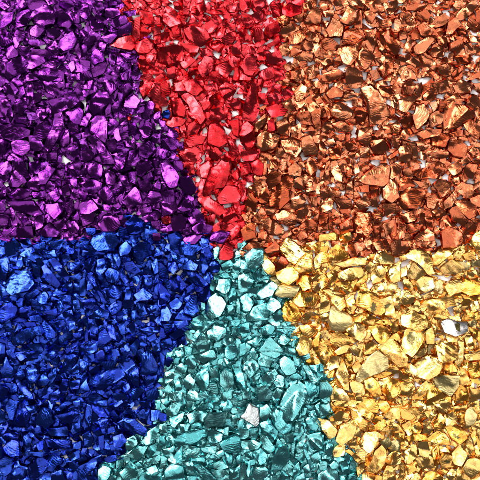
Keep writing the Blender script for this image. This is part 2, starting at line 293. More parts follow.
b 27 27 35 26 37 31 33 35 28 31|flat orchid chip;b 38 26 44 25 44 31 40 36|downward purple triangle;m 6 30 9 28 10 38 7 40;m 11 32 15 30 18 37 14 39;b 21 36 26 33 26 40 22 42;b 25 43 30 38 35 43 34 46 27 46;h 41 38 45 37 48 41 46 44 42 42;m 32 38 38 36 40 41 35 41;m 0 33 5 34 5 39 0 39;b 6 45 10 41 10 45;h 41 46 44 45 44 48 40 48;m 11 42 20 40 20 46 12 47;m 2 18 6 16 6 19 2 20;m 43 17 48 17 48 22 44 22;m 41 2 48 0 48 6 42 5;m 0 25 3 24 3 30 0 30;m 18 2 24 1 23 8 19 8
g 19 1 1.5;g 39 1 2;g 4 14 2;g 48 26 1.5;g 19 24 1
@80 160
P h 5 4 8 1 13 3 14 9 11 11 6 9|pale mauve boulder;h 20 0 27 0 26 5 22 6 19 3;b~s 15 9 19 7 22 10 20 15 16 14|round veined purple pebble;m 23 9 28 10 30 15 26 16;m 29 8 33 7 33 14 30 13;m 34 3 41 1 43 5 37 10 34 9;b 37 10 43 7 44 11 40 13;m 35 13 42 13 42 18 37 19;h 44 16 47 12 48 18 45 18;b 2 15 7 12 13 14 12 17 8 20 3 18;b 11 19 16 16 19 20 21 25 17 26 12 22;b 38 26 43 19 48 20 49 23 47 25|smooth dusky violet slab;d 26 25 33 17 36 20 37 26 30 28|dark indigo wedge;h 23 24 27 19 25 27
b 1 26 7 24 11 29 6 32 1 32;m 1 34 9 32 8 37 2 40;h 14 27 19 27 19 30 15 30;m 19 29 25 28 25 31 20 32;h 12 38 17 33 22 35 24 39 20 43 14 42|sparkling purple chip above blue;b 37 35 45 31 48 33 46 36 38 37;m 36 30 42 28 43 32 38 33;m 43 37 47 37 48 41 44 41;m 0 17 5 20 3 24 0 22;m 29 0 35 0 34 4 29 3;m 44 44 48 44 48 48 44 48;m 44 1 48 1 48 8 45 8;m 10 34 13 31 16 32 12 36
B m 28 38 33 34 38 37 37 43 30 44|blue chip poking into purple;m 24 40 29 41 29 46 24 46;h 39 41 42 42 41 47 38 46;m 26 33 31 33 30 36 27 36;m 42 40 46 42 46 45 42 45;h 9 46 14 44 22 44 23 49 20 54 12 54 8 50|large pale blue oval;m 4 41 9 41 9 45 5 45
g 33 32 1.5;g 34 13 1;g 1 41 1;g 15 5 1
@160 160
P h 1 2 5 2 11 10 10 15 6 17 2 11|long gleaming purple chip;b 8 1 13 1 14 6 9 6;m 12 11 18 10 21 17 18 20 12 16;m 1 20 8 18 9 24 3 25;b 1 26 7 24 10 28 8 32 2 33;b 11 29 15 24 18 25 19 29 14 31;h 9 19 11 19 11 22 9 22;b 20 25 22 23 23 26 21 28;m 7 35 12 33 16 36 14 42 8 43;h 17 35 20 34 22 37 19 39;m 22 33 26 32 27 37 23 39;h 20 41 25 38 31 40 29 44 22 44|pale lavender chip;h 14 47 18 45 25 45 24 48 21 50 15 50;b~s 31 44 41 44 37 50 30 48|violet fan at the tip;m 0 42 6 39 9 42 3 44;m 14 42 19 40 20 44 15 45
R m 1 35 5 34 7 36 5 38 2 38|red stray deep in purple;m 16 4 20 3 21 8 17 9;b 24 4 29 1 32 6 30 11 25 10;b 31 6 37 1 41 1 41 8 38 16 32 17 28 20 27 18|longest red chip;m 28 16 36 15 34 20 28 20;b 24 13 27 10 29 15 26 22 23 21;b 35 22 40 16 46 17 48 22 46 25 37 26|light coral red chunk;b 24 24 28 22 33 25 40 31 36 34 28 30|slanting scarlet sliver;m 38 30 43 29 47 35 41 38 38 36;b 28 34 33 32 32 39 28 39;m 31 40 38 37 44 40 42 44 34 45;m 43 9 47 5 48 10 46 12;b 42 43 47 39 48 45 43 48;m 44 26 48 26 48 32 45 32;b 44 14 48 12 48 17
B m 5 45 10 43 13 46 11 50 6 50;h 25 47 29 46 29 50 25 50
g 23 12 2;g 40 27 3;g 34 37 2;g 9 15 2;g 12 10 1.5;g 26 3 1;g 32 22 1.5;g 46 9 2;g 14 43 1;g 20 21 1
@240 160
R m 0 2 5 1 6 7 1 9;m 4 10 8 8 8 13 5 13;b 7 2 11 0 14 3 13 9 9 8;m 0 14 3 16 2 21 0 22;m 0 28 3 27 3 33 0 34
C b 12 1 16 0 16 8 13 9;h 18 0 22 0 22 4 18 5;b 29 5 33 2 37 5 36 9 30 9;m 16 12 19 7 24 8 24 14 18 16;b 20 18 24 12 29 10 31 14 29 24 24 28 19 26|big flat tan copper plate;h 39 2 44 1 46 6 43 9 40 7;m 32 12 38 9 41 11 37 17 33 16;b 39 14 43 13 44 18 40 19;m 5 17 9 15 14 20 10 23 6 22;b 12 21 16 17 18 22 16 26 12 25;b 3 25 7 20 11 24 9 30 4 28;b 15 28 20 26 22 29 19 33 16 32
m 31 24 36 21 39 25 36 29 31 28;b 22 33 26 30 33 33 33 38 28 39 23 36|wide layered copper chip;m~s 33 31 40 27 43 33 39 36 34 36;m 37 38 42 35 46 38 45 42 39 42;b~s 31 42 38 38 39 41 34 45|narrow striped copper bar;m 13 37 17 34 25 40 25 44 18 44;m 9 34 13 28 16 32 13 38 9 37;b 1 42 6 38 9 40 9 46 3 48|flat tan chip near teal;m 1 33 6 31 8 34 3 37;b 6 46 9 45 11 48 5 50;m 25 46 30 42 31 45 28 48;m 42 22 46 22 46 28 43 27;b 45 24 48 22 48 27;m 46 30 48 28 48 38 46 36;b 33 44 39 42 41 46 36 48;m 11 44 16 43 18 48 11 48;h 46 15 48 14 48 20 46 20;m 24 2 28 1 28 6 24 6
g 31 13 2;g 39 25 2;g 5 15 2;g 17 34 1.5;g 27 41 2;g 21 46 1.5;g 10 41 1.5;g 2 2 2;g 22 7 1
@320 160
C h 7 2 10 1 13 8 13 13 9 12 7 7|upright pale copper shard;m 2 12 4 2 6 1 6 13 3 15;b 15 4 19 4 20 9 16 11;h 21 2 23 3 24 8 21 8;b 25 4 28 1 30 5 27 8;b 24 12 30 7 38 3 41 5 41 12 37 15 28 14|largest copper slab;h 41 5 45 2 48 4 48 8 43 11;b 38 17 42 12 45 15 47 22 43 25 38 22|tan copper pentagon;m 0 18 5 16 6 22 1 23;m 5 19 12 19 12 22 6 22;m 16 14 20 12 20 20 16 20;b 24 16 29 15 29 19 25 19;h 0 28 5 23 8 25 7 29 1 31
m 9 24 18 24 19 28 12 29;m 21 25 28 22 30 27 24 29;d 29 24 34 22 35 28 30 27;b 12 30 18 29 19 32 13 32;b~s 21 36 23 33 30 32 31 41 28 46 22 43|wide furrowed copper block;b 2 40 12 34 12 38 6 42;d 12 39 20 34 20 42 13 44;m 0 32 5 33 4 39 0 39;m 32 33 37 31 37 36 33 38;h 42 42 45 35 46 44 44 47;m 38 39 44 36 43 42 40 46;m 32 40 36 40 36 48 32 48;m 20 44 25 44 26 48 20 48;m 38 27 45 26 45 31 40 33;m 21 29 29 29 27 31 22 31;m 30 16 35 16 35 21 31 22;m 45 9 48 8 48 14 46 14
G b 0 45 9 43 10 48 0 49;b 12 45 18 43 19 48 13 49
g 34 1 2;g 8 15 2;g 9 28 1.5;g 18 24 1.5;g 14 20 1.5;g 37 23 2;g 31 30 2.5;g 25 20 1.5;g 20 46 1.5;g 38 36 1;g 48 18 1.5
@400 160
C m 9 7 15 5 23 8 22 11 12 11 9 9;b 18 4 23 1 27 3 26 7 20 8;b 29 4 35 1 37 6 32 9;b 38 6 42 2 46 3 44 11 40 10;m 8 12 17 14 17 16 13 17;m 0 12 4 10 9 15 3 18 0 18;b 0 22 6 17 13 18 14 22 10 28 3 29|broad pink copper boulder;b 20 15 24 12 30 14 29 19 25 22|copper shield-shaped chip;m 31 12 36 9 41 11 39 14 33 14;m 33 17 37 13 43 15 44 20 41 23 36 20;d 16 23 21 21 25 24 22 29 17 28;b 27 25 33 19 35 22 31 28 27 29
h 34 26 39 24 45 28 45 33 41 35 37 31|white-tipped rust copper chip;m 30 31 34 28 40 36 38 39 32 36;b 20 31 27 29 28 33 23 36;h 25 37 28 33 34 40 32 42 25 41;h 0 33 8 30 9 36 4 38;b 15 30 19 32 20 41 17 42 15 36;m 12 33 15 32 15 39 12 39;m 4 39 9 38 11 42 6 44;b 10 46 17 41 20 44 20 48 10 49;b 25 44 29 41 36 44 38 49 33 52 26 52|flat round copper disc;m 37 41 42 37 46 40 44 44 39 44;b 42 23 48 21 48 28 45 27;m 0 38 3 40 3 46 0 47;m 2 6 6 5 8 9 4 10;m 5 1 10 1 10 5 6 5;m 43 15 48 13 48 19 45 18;b 45 9 48 8 48 13
G h 43 48 47 43 50 45 49 53 46 53 43 51|cream gold by copper
g 14 3 2.5;g 28 10 2.5;g 20 13 2;g 31 17 1.5;g 36 22 2;g 18 18 1.5;g 10 15 1.5;g 43 13 1.5;g 21 48 1.5;g 36 39 1
@0 240
B d 3 2 8 1 9 8 4 9;h 13 9 17 6 24 10 21 13 15 10;m 12 6 18 4 22 6 14 9;h 6 11 10 10 10 14 7 14;h 11 12 13 10 14 15 12 17 10 15;m 20 3 27 1 27 5 22 7;h 27 7 33 6 34 10 29 10;m 37 9 41 8 42 12 38 13;b 42 14 48 13 48 17 43 18;b 0 13 4 12 5 18 3 24 0 22;h~s 5 26 9 20 16 20 20 26 18 30 12 31 8 32 5 30|large pale striated blue chip;m 21 12 24 11 27 15 24 17;b 26 17 28 15 36 26 34 28 28 24|long slanting blue wedge
b 30 13 34 12 41 21 40 24 35 20;h~s 24 25 31 28 32 30 25 29;h 36 28 43 25 43 30 38 31;b 42 22 48 20 48 24 43 24;b 0 27 4 30 5 33 1 35;m 15 33 22 30 23 32 17 36;b 23 34 27 31 29 33 28 38 23 37;h 34 38 36 36 38 40 36 43;m 35 33 42 33 42 37 37 36;b 0 42 7 38 10 40 10 45 4 48 0 48|pale blue boulder;h 44 37 47 36 48 41 45 42;b 35 47 39 43 43 45 44 48 35 48;b 18 46 23 45 26 48 18 48;m 27 43 33 41 34 45 29 45
m 10 36 14 35 13 40 10 40;m 24 38 31 38 30 42 25 42;m 20 17 24 16 23 22 20 22;m 30 1 37 0 36 5 31 5;m 40 4 47 5 47 9 41 8;m 12 41 18 40 17 46 12 46;h 40 43 43 42 44 46
@80 240
B b 24 4 28 1 31 4 29 8 25 9|rounded blue pebble;b 32 5 36 2 41 2 42 8 37 12 33 9|broad sky-blue chunk;h 45 6 47 4 48 9 44 10;h~s 17 9 22 7 25 12 23 17 19 14|white-striped blue chip;b 2 14 7 11 9 13 7 19 4 18;h 10 13 14 12 16 17 12 21 10 19;h 15 20 18 17 23 19 23 24 17 25|pale blue faceted block;m 23 18 26 17 29 24 27 26;m 27 14 32 13 36 19 33 20 28 18;m 38 18 41 16 42 19 39 21;h 43 14 46 12 47 19 45 21;h~r 32 22 35 22 36 25 33 27;b 38 22 43 22 43 28 39 29
b 16 30 20 27 25 30 23 35 17 34|flat royal blue chip;m 5 22 8 21 16 36 13 36|long dark blue blade;b 33 33 38 29 43 33 41 36 35 36;b 45 28 48 25 48 33 45 32;h 2 37 8 35 11 40 9 42 3 40;b 7 45 12 41 17 44 16 47 8 47;b 17 41 22 37 25 38 23 43 19 45;m 34 38 38 38 40 44 36 45;h 26 46 28 45 28 48 26 48;h 31 43 33 42 33 48 31 48;m 0 25 3 23 3 33 0 33;m 28 30 31 31 30 36 27 36;m 26 37 32 36 32 40 27 41;m 8 30 12 33 12 37 9 36;m 42 39 46 39 47 43 43 44;m 33 11 38 12 37 15 34 14;d 2 3 8 4 14 8 8 9
g 45 4 1;g 41 47 1.2
@160 240
B m 6 2 10 1 11 5 7 6;b 12 5 20 3 24 5 19 9 13 8;m 7 6 14 11 13 14 8 11;h 0 6 2 7 2 11 0 11;m 16 9 21 8 22 11 18 13;b 25 6 29 4 31 9 28 13 24 11;b 22 13 27 12 29 16 26 20 22 17;b 13 16 18 12 22 15 21 18 13 17;h 5 14 9 13 11 17 8 20 5 18;m 0 13 4 17 5 22 0 22;m 16 19 22 20 28 26 26 28 19 24|dark slanting blue bar;h 26 24 28 19 30 23 30 26;b 6 24 11 22 15 27 12 31 7 30;b 0 26 6 33 4 37 0 38|smooth blue ramp chip
m 24 32 29 28 30 34 26 37 23 35;b 15 40 19 34 22 34 23 42 20 45 15 43|large blue trapezoid;b 6 38 10 35 13 38 11 41 7 41;h 1 42 4 40 7 45 5 48 0 48;b 9 47 14 42 19 46 18 48 9 48;m~r 30 14 34 12 36 16 34 20 30 18|round blue pebble touching teal;m 16 29 20 26 23 29 19 32;m 12 1 18 1 18 4 13 4;m 24 1 29 1 29 4 25 4;m 2 24 5 24 9 31 6 32
R b 36 7 39 2 43 4 44 9 42 12 36 11|lowest red chip above teal
T b 32 6 35 4 36 9 33 11;m 36 15 42 12 44 15 38 18;b 44 15 48 11 48 18 45 18;h 34 29 36 24 42 24 41 30 38 32|white-teal wedge;h 30 36 34 33 39 38 36 45 31 47 28 44|big mint teal boulder;m 33 21 40 20 42 22 35 24;b 25 37 27 38 27 41 24 43;m 41 31 45 29 46 35 42 37;b 20 47 24 45 28 48 20 49;h 46 36 48 35 48 44 46 43;m 40 39 44 39 44 44 40 44;m 43 24 47 24 47 28 43 28;m 36 46 42 45 43 48 36 48;m 31 24 33 26 32 31 30 29
g 23 10 2;g 23 18 2;g 16 22 1;g 12 20 1;g 32 28 1;g 7 20 1.5;g 20 32 1
@240 240
C b 2 5 7 1 12 2 13 5 7 7|flat copper chip atop teal;m 0 6 5 8 2 10 0 10;m 15 6 21 1 24 5 23 9 18 10;m 21 14 25 10 29 13 27 16 23 18|copper chip inside gold;m 13 1 19 0 18 4 14 4;m 32 0 40 0 39 3 33 2
T b 3 9 7 6 13 6 13 13 10 17 6 16 4 13|topmost teal chunk;b 0 13 4 11 8 18 4 19 0 16;d 0 22 5 21 8 25 5 30 0 31|dark teal pebble;m 8 20 12 18 13 23 9 25;h 10 32 19 25 22 28 19 33 13 35|long icy teal slab;h 16 38 19 34 23 37 24 40 20 43 17 41;h 0 35 4 32 8 38 6 42 1 42;h 5 46 8 41 14 39 17 42 16 47 10 48 5 48|broad pale teal plate;m 5 29 11 29 10 33 6 34;m 20 45 24 42 27 47 21 48;m 9 36 14 36 14 38 10 39;m 14 15 17 17 16 21 13 20
G h~s 24 5 29 0 38 6 38 8 33 14 29 12|large striped gold slab;b 13 13 15 10 21 16 21 20 17 20 15 18|gold chip nearest red;b~s 33 16 37 8 43 8 43 19 36 19|fluted gold block;h 23 20 32 15 35 19 34 23 29 27 25 25|gleaming gold chunk;m~o 18 23 21 22 24 27 21 27|small green-gold chip;h 35 25 39 19 42 22 43 29 38 30;b~o 21 33 24 27 35 28 33 34 25 34|olive gold chip;h~p 32 36 37 31 43 32 47 34 44 39 36 40|gold chip with olive hollow;h~s 25 44 28 38 32 38 36 44 35 48 27 48|ribbed gold chip by teal;b 41 22 47 20 48 24 43 25;b 38 46 40 41 44 42 41 48;h 44 12 48 8 48 16 45 17;b 40 2 45 1 43 6 40 5;b 44 3 48 1 48 7 46 7;h 45 37 48 36 48 40 45 41;m 43 27 47 27 48 32 44 31
g 44 8 2;g 14 7 1.5;g 20 24 1;g 30 27 1.5;g 43 43 2;g 43 21 1
@320 240
C b 16 7 18 2 25 1 27 5 22 8 17 8;m 18 7 27 6 27 10 20 11;h 27 4 29 2 31 3 30 6;m 32 2 36 0 38 6 34 6;m 38 1 42 0 45 7 40 6;m 42 2 48 0 48 9 44 9
G m 5 10 10 3 16 8 16 10 11 12 6 12|orange gold chip under copper;b 10 14 20 11 27 11 26 15 15 16|long amber gold bar;h 0 8 4 7 5 13 0 14;h 4 20 10 16 12 17 9 21 5 22;h 0 24 4 22 5 26 1 29;b 12 20 18 17 25 17 25 22 18 24 12 23;b 5 23 8 18 12 23 7 27;b 9 26 15 25 21 25 19 31 12 28;h~p 33 13 35 8 37 7 44 11 43 14 36 14|gold chip with black pit;m 27 10 33 8 33 12 28 12;b 27 17 30 13 34 16 30 20;b 22 26 29 20 28 24 24 28;b 31 22 33 17 37 16 39 20 36 25 32 26
h 38 17 42 12 44 15 40 19;h 41 22 44 16 48 14 48 24 44 25|cream veined gold chip;h 24 28 29 29 31 32 25 31;b 31 32 36 26 45 26 46 30 38 31;h~p 6 33 14 34 15 40 12 42 8 38|gold chip with grey slot;b 2 30 10 31 15 33 6 33;h~p 23 39 25 32 33 33 36 36 38 42 37 46 28 41|large gold lobe with pit;h 16 37 20 34 22 40 20 44 16 43;b~p 36 36 42 34 44 40 45 46 39 45;h 43 35 48 32 48 42 45 40;b~k 6 47 8 41 18 46 19 50 14 54 7 53|matte tan gold plate;m 0 32 6 36 6 42 0 44;h 21 46 28 44 33 47 32 51 22 51;m 0 4 5 4 4 7 0 7
g 30 26 2;g 22 34 2;g 46 12 2;g 35 46 1;g 33 2 1
@400 240
C m 9 0 20 0 21 3 16 5 10 3;m 11 5 18 4 20 6 13 7;m 0 1 4 1 6 5 2 8 0 7
G h 5 11 9 7 17 9 19 14 20 19 16 20 11 14|large cream gold slab;h 20 10 24 6 32 5 30 9 23 15 20 14|big flat gold triangle;h 33 8 38 3 39 7 36 11 33 10;h 0 10 4 9 4 12 1 13;m 38 9 43 7 45 11 40 12;h 42 2 46 0 48 4 46 5;b 25 17 31 12 38 17 33 21 27 20;m~o 33 13 38 13 42 16 40 18 35 16;m 5 20 8 14 15 19 12 24 7 23|amber gold lump;h 0 18 4 16 4 21 0 23;h~p 10 25 15 22 20 23 20 28 15 31 12 30|black-pitted gold pebble;b 27 28 30 25 37 24 37 31 30 33;h 37 27 40 24 48 26 50 29 48 32 41 33 37 30|wide pale gold boulder
d~k 21 27 24 25 26 29 25 32 21 31;b 10 35 21 30 23 31 14 36;h~p 13 41 17 36 30 33 32 39 25 41 16 42|long gold slab with hollow;m 31 34 39 36 38 38 32 37;b 0 33 4 30 9 35 8 37 4 39 0 37;h 6 42 10 37 13 41 10 44 5 44;h 2 46 8 43 15 46 17 52 10 54 2 51|big butter-coloured gold plate;b 14 42 20 45 19 48 16 47;h 42 38 46 36 48 41 44 43;b 21 46 26 43 29 47 22 48;b 40 45 47 43 48 48 40 48;m 32 41 37 39 37 43 34 44;b 38 33 48 33 48 36 40 36
b 31 20 39 19 38 22 33 22;m~o 43 13 48 12 48 16 44 16;b 41 20 46 18 48 22 42 23;m 2 24 6 24 8 30 3 30;m 7 30 11 31 13 35 9 34
g 4 14 2.5;g 26 23 2;g 1 27 2.5;g 31 42 2.5;g 8 37 1;g 24 1 2;g 30 23 1;g 46 18 1;g 2 30 1
@0 320
B h 7 9 10 3 13 5 9 7 8 11;h 25 5 27 1 33 7 33 10 29 11 26 9|icy blue wedge;b 9 11 14 6 23 4 25 8 17 11 14 14 10 14|long curved blue chip;b 34 1 38 0 40 3 36 4;m 14 2 20 1 21 4 16 4;b 20 7 24 5 25 9 21 9;m 16 15 24 14 26 18 22 20;m 36 10 43 7 43 11 38 13;m 44 8 48 7 48 11 45 11;h~s 35 19 46 13 46 15 40 20 37 20|pale blue spearhead;b 28 21 33 17 33 20 29 23;b 38 28 40 21 44 20 46 22 42 30;m 43 30 48 22 48 31 44 32;m~s 4 19 7 18 12 26 9 27
d 10 20 22 19 22 23 13 24;h 20 23 24 21 25 24 21 25;b 1 30 4 23 8 29 7 34 2 34|blue hill-shaped chip;h~r 16 33 18 27 22 29 23 34 20 38 17 37|egg-shaped blue pebble;h 23 36 27 32 30 36 28 39 24 39;b 29 33 33 29 34 33 31 38;h 11 39 13 38 17 41 20 47 17 48 13 43|slim icy blue sliver;b 36 40 38 35 41 36 40 43 37 44;m 30 25 35 22 35 26 31 27;b 30 45 36 41 36 47 30 48;m 9 33 14 30 15 34 10 38;m 0 40 5 41 4 45 1 45;m 42 37 48 36 47 41 43 41;m 5 46 9 45 11 48 5 48;h 46 40 48 38 48 44 46 44;m 24 10 30 12 27 14 24 13;h 0 14 3 15 3 20 0 20;m 5 12 9 16 8 19 5 15;m 23 42 28 40 28 44 24 46
g 34 29 1
@80 320
B h 3 6 5 4 5 14 3 14;m 6 3 11 4 10 8 7 8;b 12 8 15 6 19 11 13 16 11 14|blue kite-shaped chip;b 17 5 20 3 25 10 23 13 19 10|slanted blue oval;m 23 3 26 2 27 8 25 8;m 29 4 32 1 33 8 31 9;h 36 5 47 4 47 7 39 8;b 40 11 45 8 46 11 42 13;b 3 18 10 14 10 18 6 20;h 26 16 29 14 30 18 28 19;b 30 16 34 12 36 14 33 21;h~s 26 26 31 24 35 30 35 39 32 38 27 31|white-ribbed blue chip;b 38 22 41 18 45 24 46 30 42 32 37 31|tall scuffed blue slab;b 8 35 18 30 26 31 26 34 13 41 9 40 7 38|large long blue slab
m 34 19 38 17 39 22 36 23;m 19 41 25 36 27 37 24 41;h 26 40 29 38 30 41 27 43;h 30 44 33 41 38 39 38 43 34 47 31 47;b 0 40 4 36 6 42 1 44;m 10 20 14 18 15 24 11 24;m 19 18 23 17 24 21 20 22;h 20 20 22 22 21 26;h 5 22 7 24 6 26;b 0 24 5 26 4 29 0 31;m 6 28 12 27 12 31 7 33;m 14 25 22 25 20 29 15 29;m 40 34 46 33 44 38 40 40;m 6 46 10 44 14 48 6 48;m 20 44 27 44 29 47 22 48;m 40 43 46 41 46 47 41 48;m 37 12 40 15 38 17 36 15;m 43 13 48 11 48 18 44 19
g 40 1 2
@160 320
B m 2 3 6 2 7 6 3 7;b 9 1 16 0 17 3 11 5;h 0 5 2 5 3 10 0 11;m 6 9 12 5 15 7 10 11 7 12;m 12 12 15 9 16 14 14 15;m 0 13 6 11 7 15 2 17;m 6 13 10 12 10 16 7 16;b 0 20 3 22 2 30 0 31;d 2 25 5 22 8 24 5 28
T b 19 1 25 1 25 5 20 5;b 29 7 33 3 39 5 39 9 34 12 30 10|pale teal diamond;h 20 10 23 6 25 7 23 11;m~s 21 14 26 8 30 12 29 17 24 19|fan-ridged teal chip;h 37 13 41 8 45 12 43 17;h~r 38 18 42 14 47 17 46 22 41 23|round white-teal pebble;b 15 16 19 17 18 21 15 22;h 9 19 13 18 14 20 11 22;m 25 19 32 18 33 23 27 26 23 23;b 16 24 20 21 22 25 20 29 16 27;b 39 23 44 22 45 26 42 29;h 21 36 25 29 29 27 29 38 26 42|tall teal triangle
b 36 33 39 29 43 32 44 38 40 42 36 38|crystal-like teal chunk;h 44 28 48 28 50 34 51 41 46 39|leaning pale teal slab;h 15 35 18 33 21 36 19 41 15 40;b 8 35 11 34 13 41 9 43;m 30 29 34 28 35 34 31 34;b 3 32 9 29 8 35 3 38;b 8 28 13 26 16 28 15 31 9 31;b 9 23 12 23 10 27 8 27;h 17 45 20 41 23 44 26 42 28 46 22 48 17 48;m 30 38 34 38 35 44 31 45;m 3 41 5 38 7 42 3 46;m 35 24 38 23 37 28 34 28;m 43 5 48 4 48 9 44 10;b 33 14 37 12 36 16 32 17;b 38 44 43 42 43 47 38 48;b 6 44 13 43 13 48 6 48;m 42 1 48 0 47 4 42 4;b 4 20 8 19 6 23 4 24
@240 320
T h 13 5 17 3 21 5 19 8 14 9;h 5 13 10 10 13 11 9 16;b~s 15 12 18 11 24 15 25 19 21 22 15 20 12 18|swirled teal chip;h 23 12 26 9 30 12 27 15 24 14;b 5 23 8 17 11 20 10 25;b 11 24 14 20 20 24 17 28 12 27|flat sea-green chip;b 24 24 27 22 32 25 33 30 28 33 25 29;h 3 27 6 23 11 28 8 32 5 34;b~s 13 35 16 32 20 30 22 33 18 39 14 38;h 20 37 22 33 26 34 26 39 22 40;h 27 46 30 40 34 38 38 41 40 46 36 51 31 59 28 60 26 57 25 51|biggest teal chip;b 39 37 44 37 46 43 42 46|grey-teal leaf;h 38 28 41 28 46 37 44 39 41 34|slim pale teal blade;h 42 28 48 27 48 34 45 32;m 29 17 33 17 34 22 30 22
m 32 22 36 23 37 28 33 27;b 19 45 22 41 26 43 24 48 20 48;m 10 40 14 39 19 43 17 48 11 48;b 29 35 34 31 37 34 35 38 32 36;m 27 16 30 16 30 20 27 20;m 7 34 12 32 12 38 8 38;b 0 15 3 14 3 20 0 21;m 0 3 5 2 6 7 0 8;m 8 1 13 0 12 4 8 5;m 22 5 28 6 28 9 22 9;m 2 42 6 41 6 47 2 47;h 15 41 18 40 17 44;b 46 40 48 39 48 46 46 45
G h 34 17 37 10 42 11 43 16 40 20 36 21|cream gold chip over teal;b 29 0 35 0 34 4 30 3;b 36 4 41 3 46 6 43 10 38 9;m 44 12 48 10 48 22 45 18
@320 320
G h 15 5 20 2 26 3 27 8 24 12 19 9;h 30 5 37 4 41 7 41 11 36 14 33 11;b 0 7 4 6 7 10 3 12;b 6 8 12 8 22 12 18 14 10 16 7 13;h 9 19 15 15 18 16 16 19 10 21|small gold almond;m 17 17 21 15 24 18 23 22;m 23 15 27 14 27 22 24 22;b 27 15 31 13 35 16 34 20 27 20;h 36 17 39 14 45 13 50 18 52 22 51 27 47 28 41 22|largest cream gold slab;b~k 23 34 27 26 34 20 39 24 39 29 31 33 25 36|big dull gold kite;h 4 27 7 22 13 22 11 28 6 30;h 0 14 5 18 6 24 2 26 0 23;h 10 33 12 26 14 25 17 33 17 41 14 40|upright gold diamond;b 15 22 19 21 19 27 17 29
b 19 28 23 25 25 28 21 32;b 18 38 23 36 28 40 26 45 20 43;h~p 27 37 30 34 35 38 36 44 32 45 28 41|speckled gold oval;h 37 42 41 36 47 37 48 44 41 48;b 31 34 37 31 43 32 38 35;m 39 29 47 28 48 32 41 32;h 7 45 10 40 15 43 18 48 7 48;b 42 11 46 8 48 11 44 14;m 42 4 47 0 48 6 44 8;b 27 7 30 6 30 12 27 11;b 3 31 8 30 9 34 5 35;m 36 24 39 24 42 28 39 29;b 28 0 33 0 32 3 29 3;b 33 1 41 0 43 3 37 3;m 19 33 22 33 22 36 19 36
T b 0 26 2 28 2 33 0 34;m 0 37 4 37 7 41 6 45 0 46
g 46 34 1.5;g 17 42 1.5;g 22 13 1;g 38 31 1
@400 320
G h~wp 26 2 30 0 39 2 40 6 36 8 33 9 27 7|silver-white pitted chip;h~p 1 15 4 7 10 5 14 8 13 15 7 21 3 19|tall gold chip with streak;b 10 1 18 0 19 4 14 5;b 15 7 19 5 21 10 20 14 16 14;d~k 17 15 21 14 20 20 17 20;h~s 22 15 26 13 33 16 34 23 27 25 23 25|square ridged gold chip;b 35 14 38 14 38 24 35 28 33 25 36 18|upright gold sliver;m 39 11 43 10 45 16 42 18;b 39 21 48 18 48 24 40 24;h 10 28 12 25 18 23 24 25 23 31 17 35 10 34|round-topped cream gold boulder;h 2 27 6 26 10 29 9 33 4 31;h 0 18 4 20 3 27 0 28;h 36 29 41 32 42 39 37 40 35 34
b~ox 21 37 25 33 35 34 35 39 30 45 25 42|crumpled olive gold chip;b 27 26 33 25 34 31 28 32;b 41 26 47 25 48 34 43 34;b 16 48 18 42 22 40 29 46 29 51 16 51;b 33 45 36 39 40 42 41 48 33 48;b 10 44 16 37 19 39 15 44 11 46;m 0 39 6 36 9 41 7 45 2 45;m 8 18 16 17 15 21 8 23;b 42 5 48 7 48 13 44 10;d~o 41 1 45 0 46 4 42 4;b 22 2 24 0 25 7 22 7;b 27 8 35 9 34 13 29 13;m 42 41 48 42 48 47 43 46;b 8 46 12 44 14 48 8 48;m 0 30 2 33 8 35 3 37 0 36;b 0 3 8 2 8 6 1 7
g 10 40 1.5;g 46 40 1.5;g 22 12 1.5
@0 400
B b 4 4 6 0 10 2 8 12 6 11|upright blue post;h 10 12 12 3 15 3 18 8 16 15 11 15|pale blue doorstep chip;h 16 4 22 3 22 6 18 8;b 22 11 26 5 31 7 32 12 28 16 23 14|crinkled blue boulder;m 33 6 39 1 43 2 37 6;m 35 9 44 6 47 8 46 13 38 13;m 43 18 48 11 48 18 44 20;b 2 21 6 19 11 20 10 24 4 24;h 3 28 7 24 11 25 12 32 7 33 4 31|crumpled glittering blue chip;b 14 24 16 21 19 24 18 30 15 30;m 29 17 40 16 40 21 31 21;b~s 28 23 42 24 42 29 30 28|long level blue bar;h 22 26 26 24 26 29 23 30
b~s 18 40 23 35 28 36 28 40 22 46 19 45|combed blue chip;h 28 37 31 33 37 35 36 38 32 42 28 41;b 0 36 5 34 8 37 7 42 3 45 0 40;b 7 44 10 39 16 41 14 46 8 47;h 9 37 11 36 12 39 9 40;h 24 47 27 44 30 44 31 48 24 48;b 31 44 37 42 39 48 31 48;h 41 33 48 30 48 34 43 36;h 44 27 48 25 48 29 44 29;b 18 31 26 31 25 34 18 33;m 41 38 46 37 47 41 42 41;h 14 46 17 45 18 48 14 48;h 19 18 24 16 24 20 20 20;m 30 30 36 31 36 33 31 33;m 0 17 2 17 2 21 0 21;m 16 36 20 34 18 38 15 38;h 44 1 48 0 48 4 45 4;m 0 6 3 8 3 13 0 14
g 43 24 1;g 39 34 1
@80 400
B m 2 14 4 4 7 5 6 15 3 17;b 7 2 13 4 17 10 12 10 8 6;h 11 12 14 10 17 12 16 16 13 17;h 19 3 25 0 26 1 22 4;b 18 10 20 6 23 10 21 13;m 26 11 29 5 32 7 29 12;b~s 24 14 28 11 33 12 39 17 38 21 29 18|long lined blue blade;m 34 9 38 5 41 8 40 12;m 36 1 42 0 42 4 37 4;b 2 22 6 19 8 23 7 27 3 28;m 11 23 14 22 14 29 12 30;b 20 22 26 20 28 24 25 28 21 27|blue chunk beside teal;h~r 5 30 7 29 9 31 7 33;b 0 40 7 36 12 34 8 41 2 47 0 46|large plain blue ramp;m 15 35 21 33 22 36 16 37;m 18 27 22 27 25 30 19 30;m 40 16 46 14 46 16 41 17;b 17 17 20 16 21 19 17 20;m 43 6 48 6 47 11 43 12;m 10 1 16 0 16 4 12 4
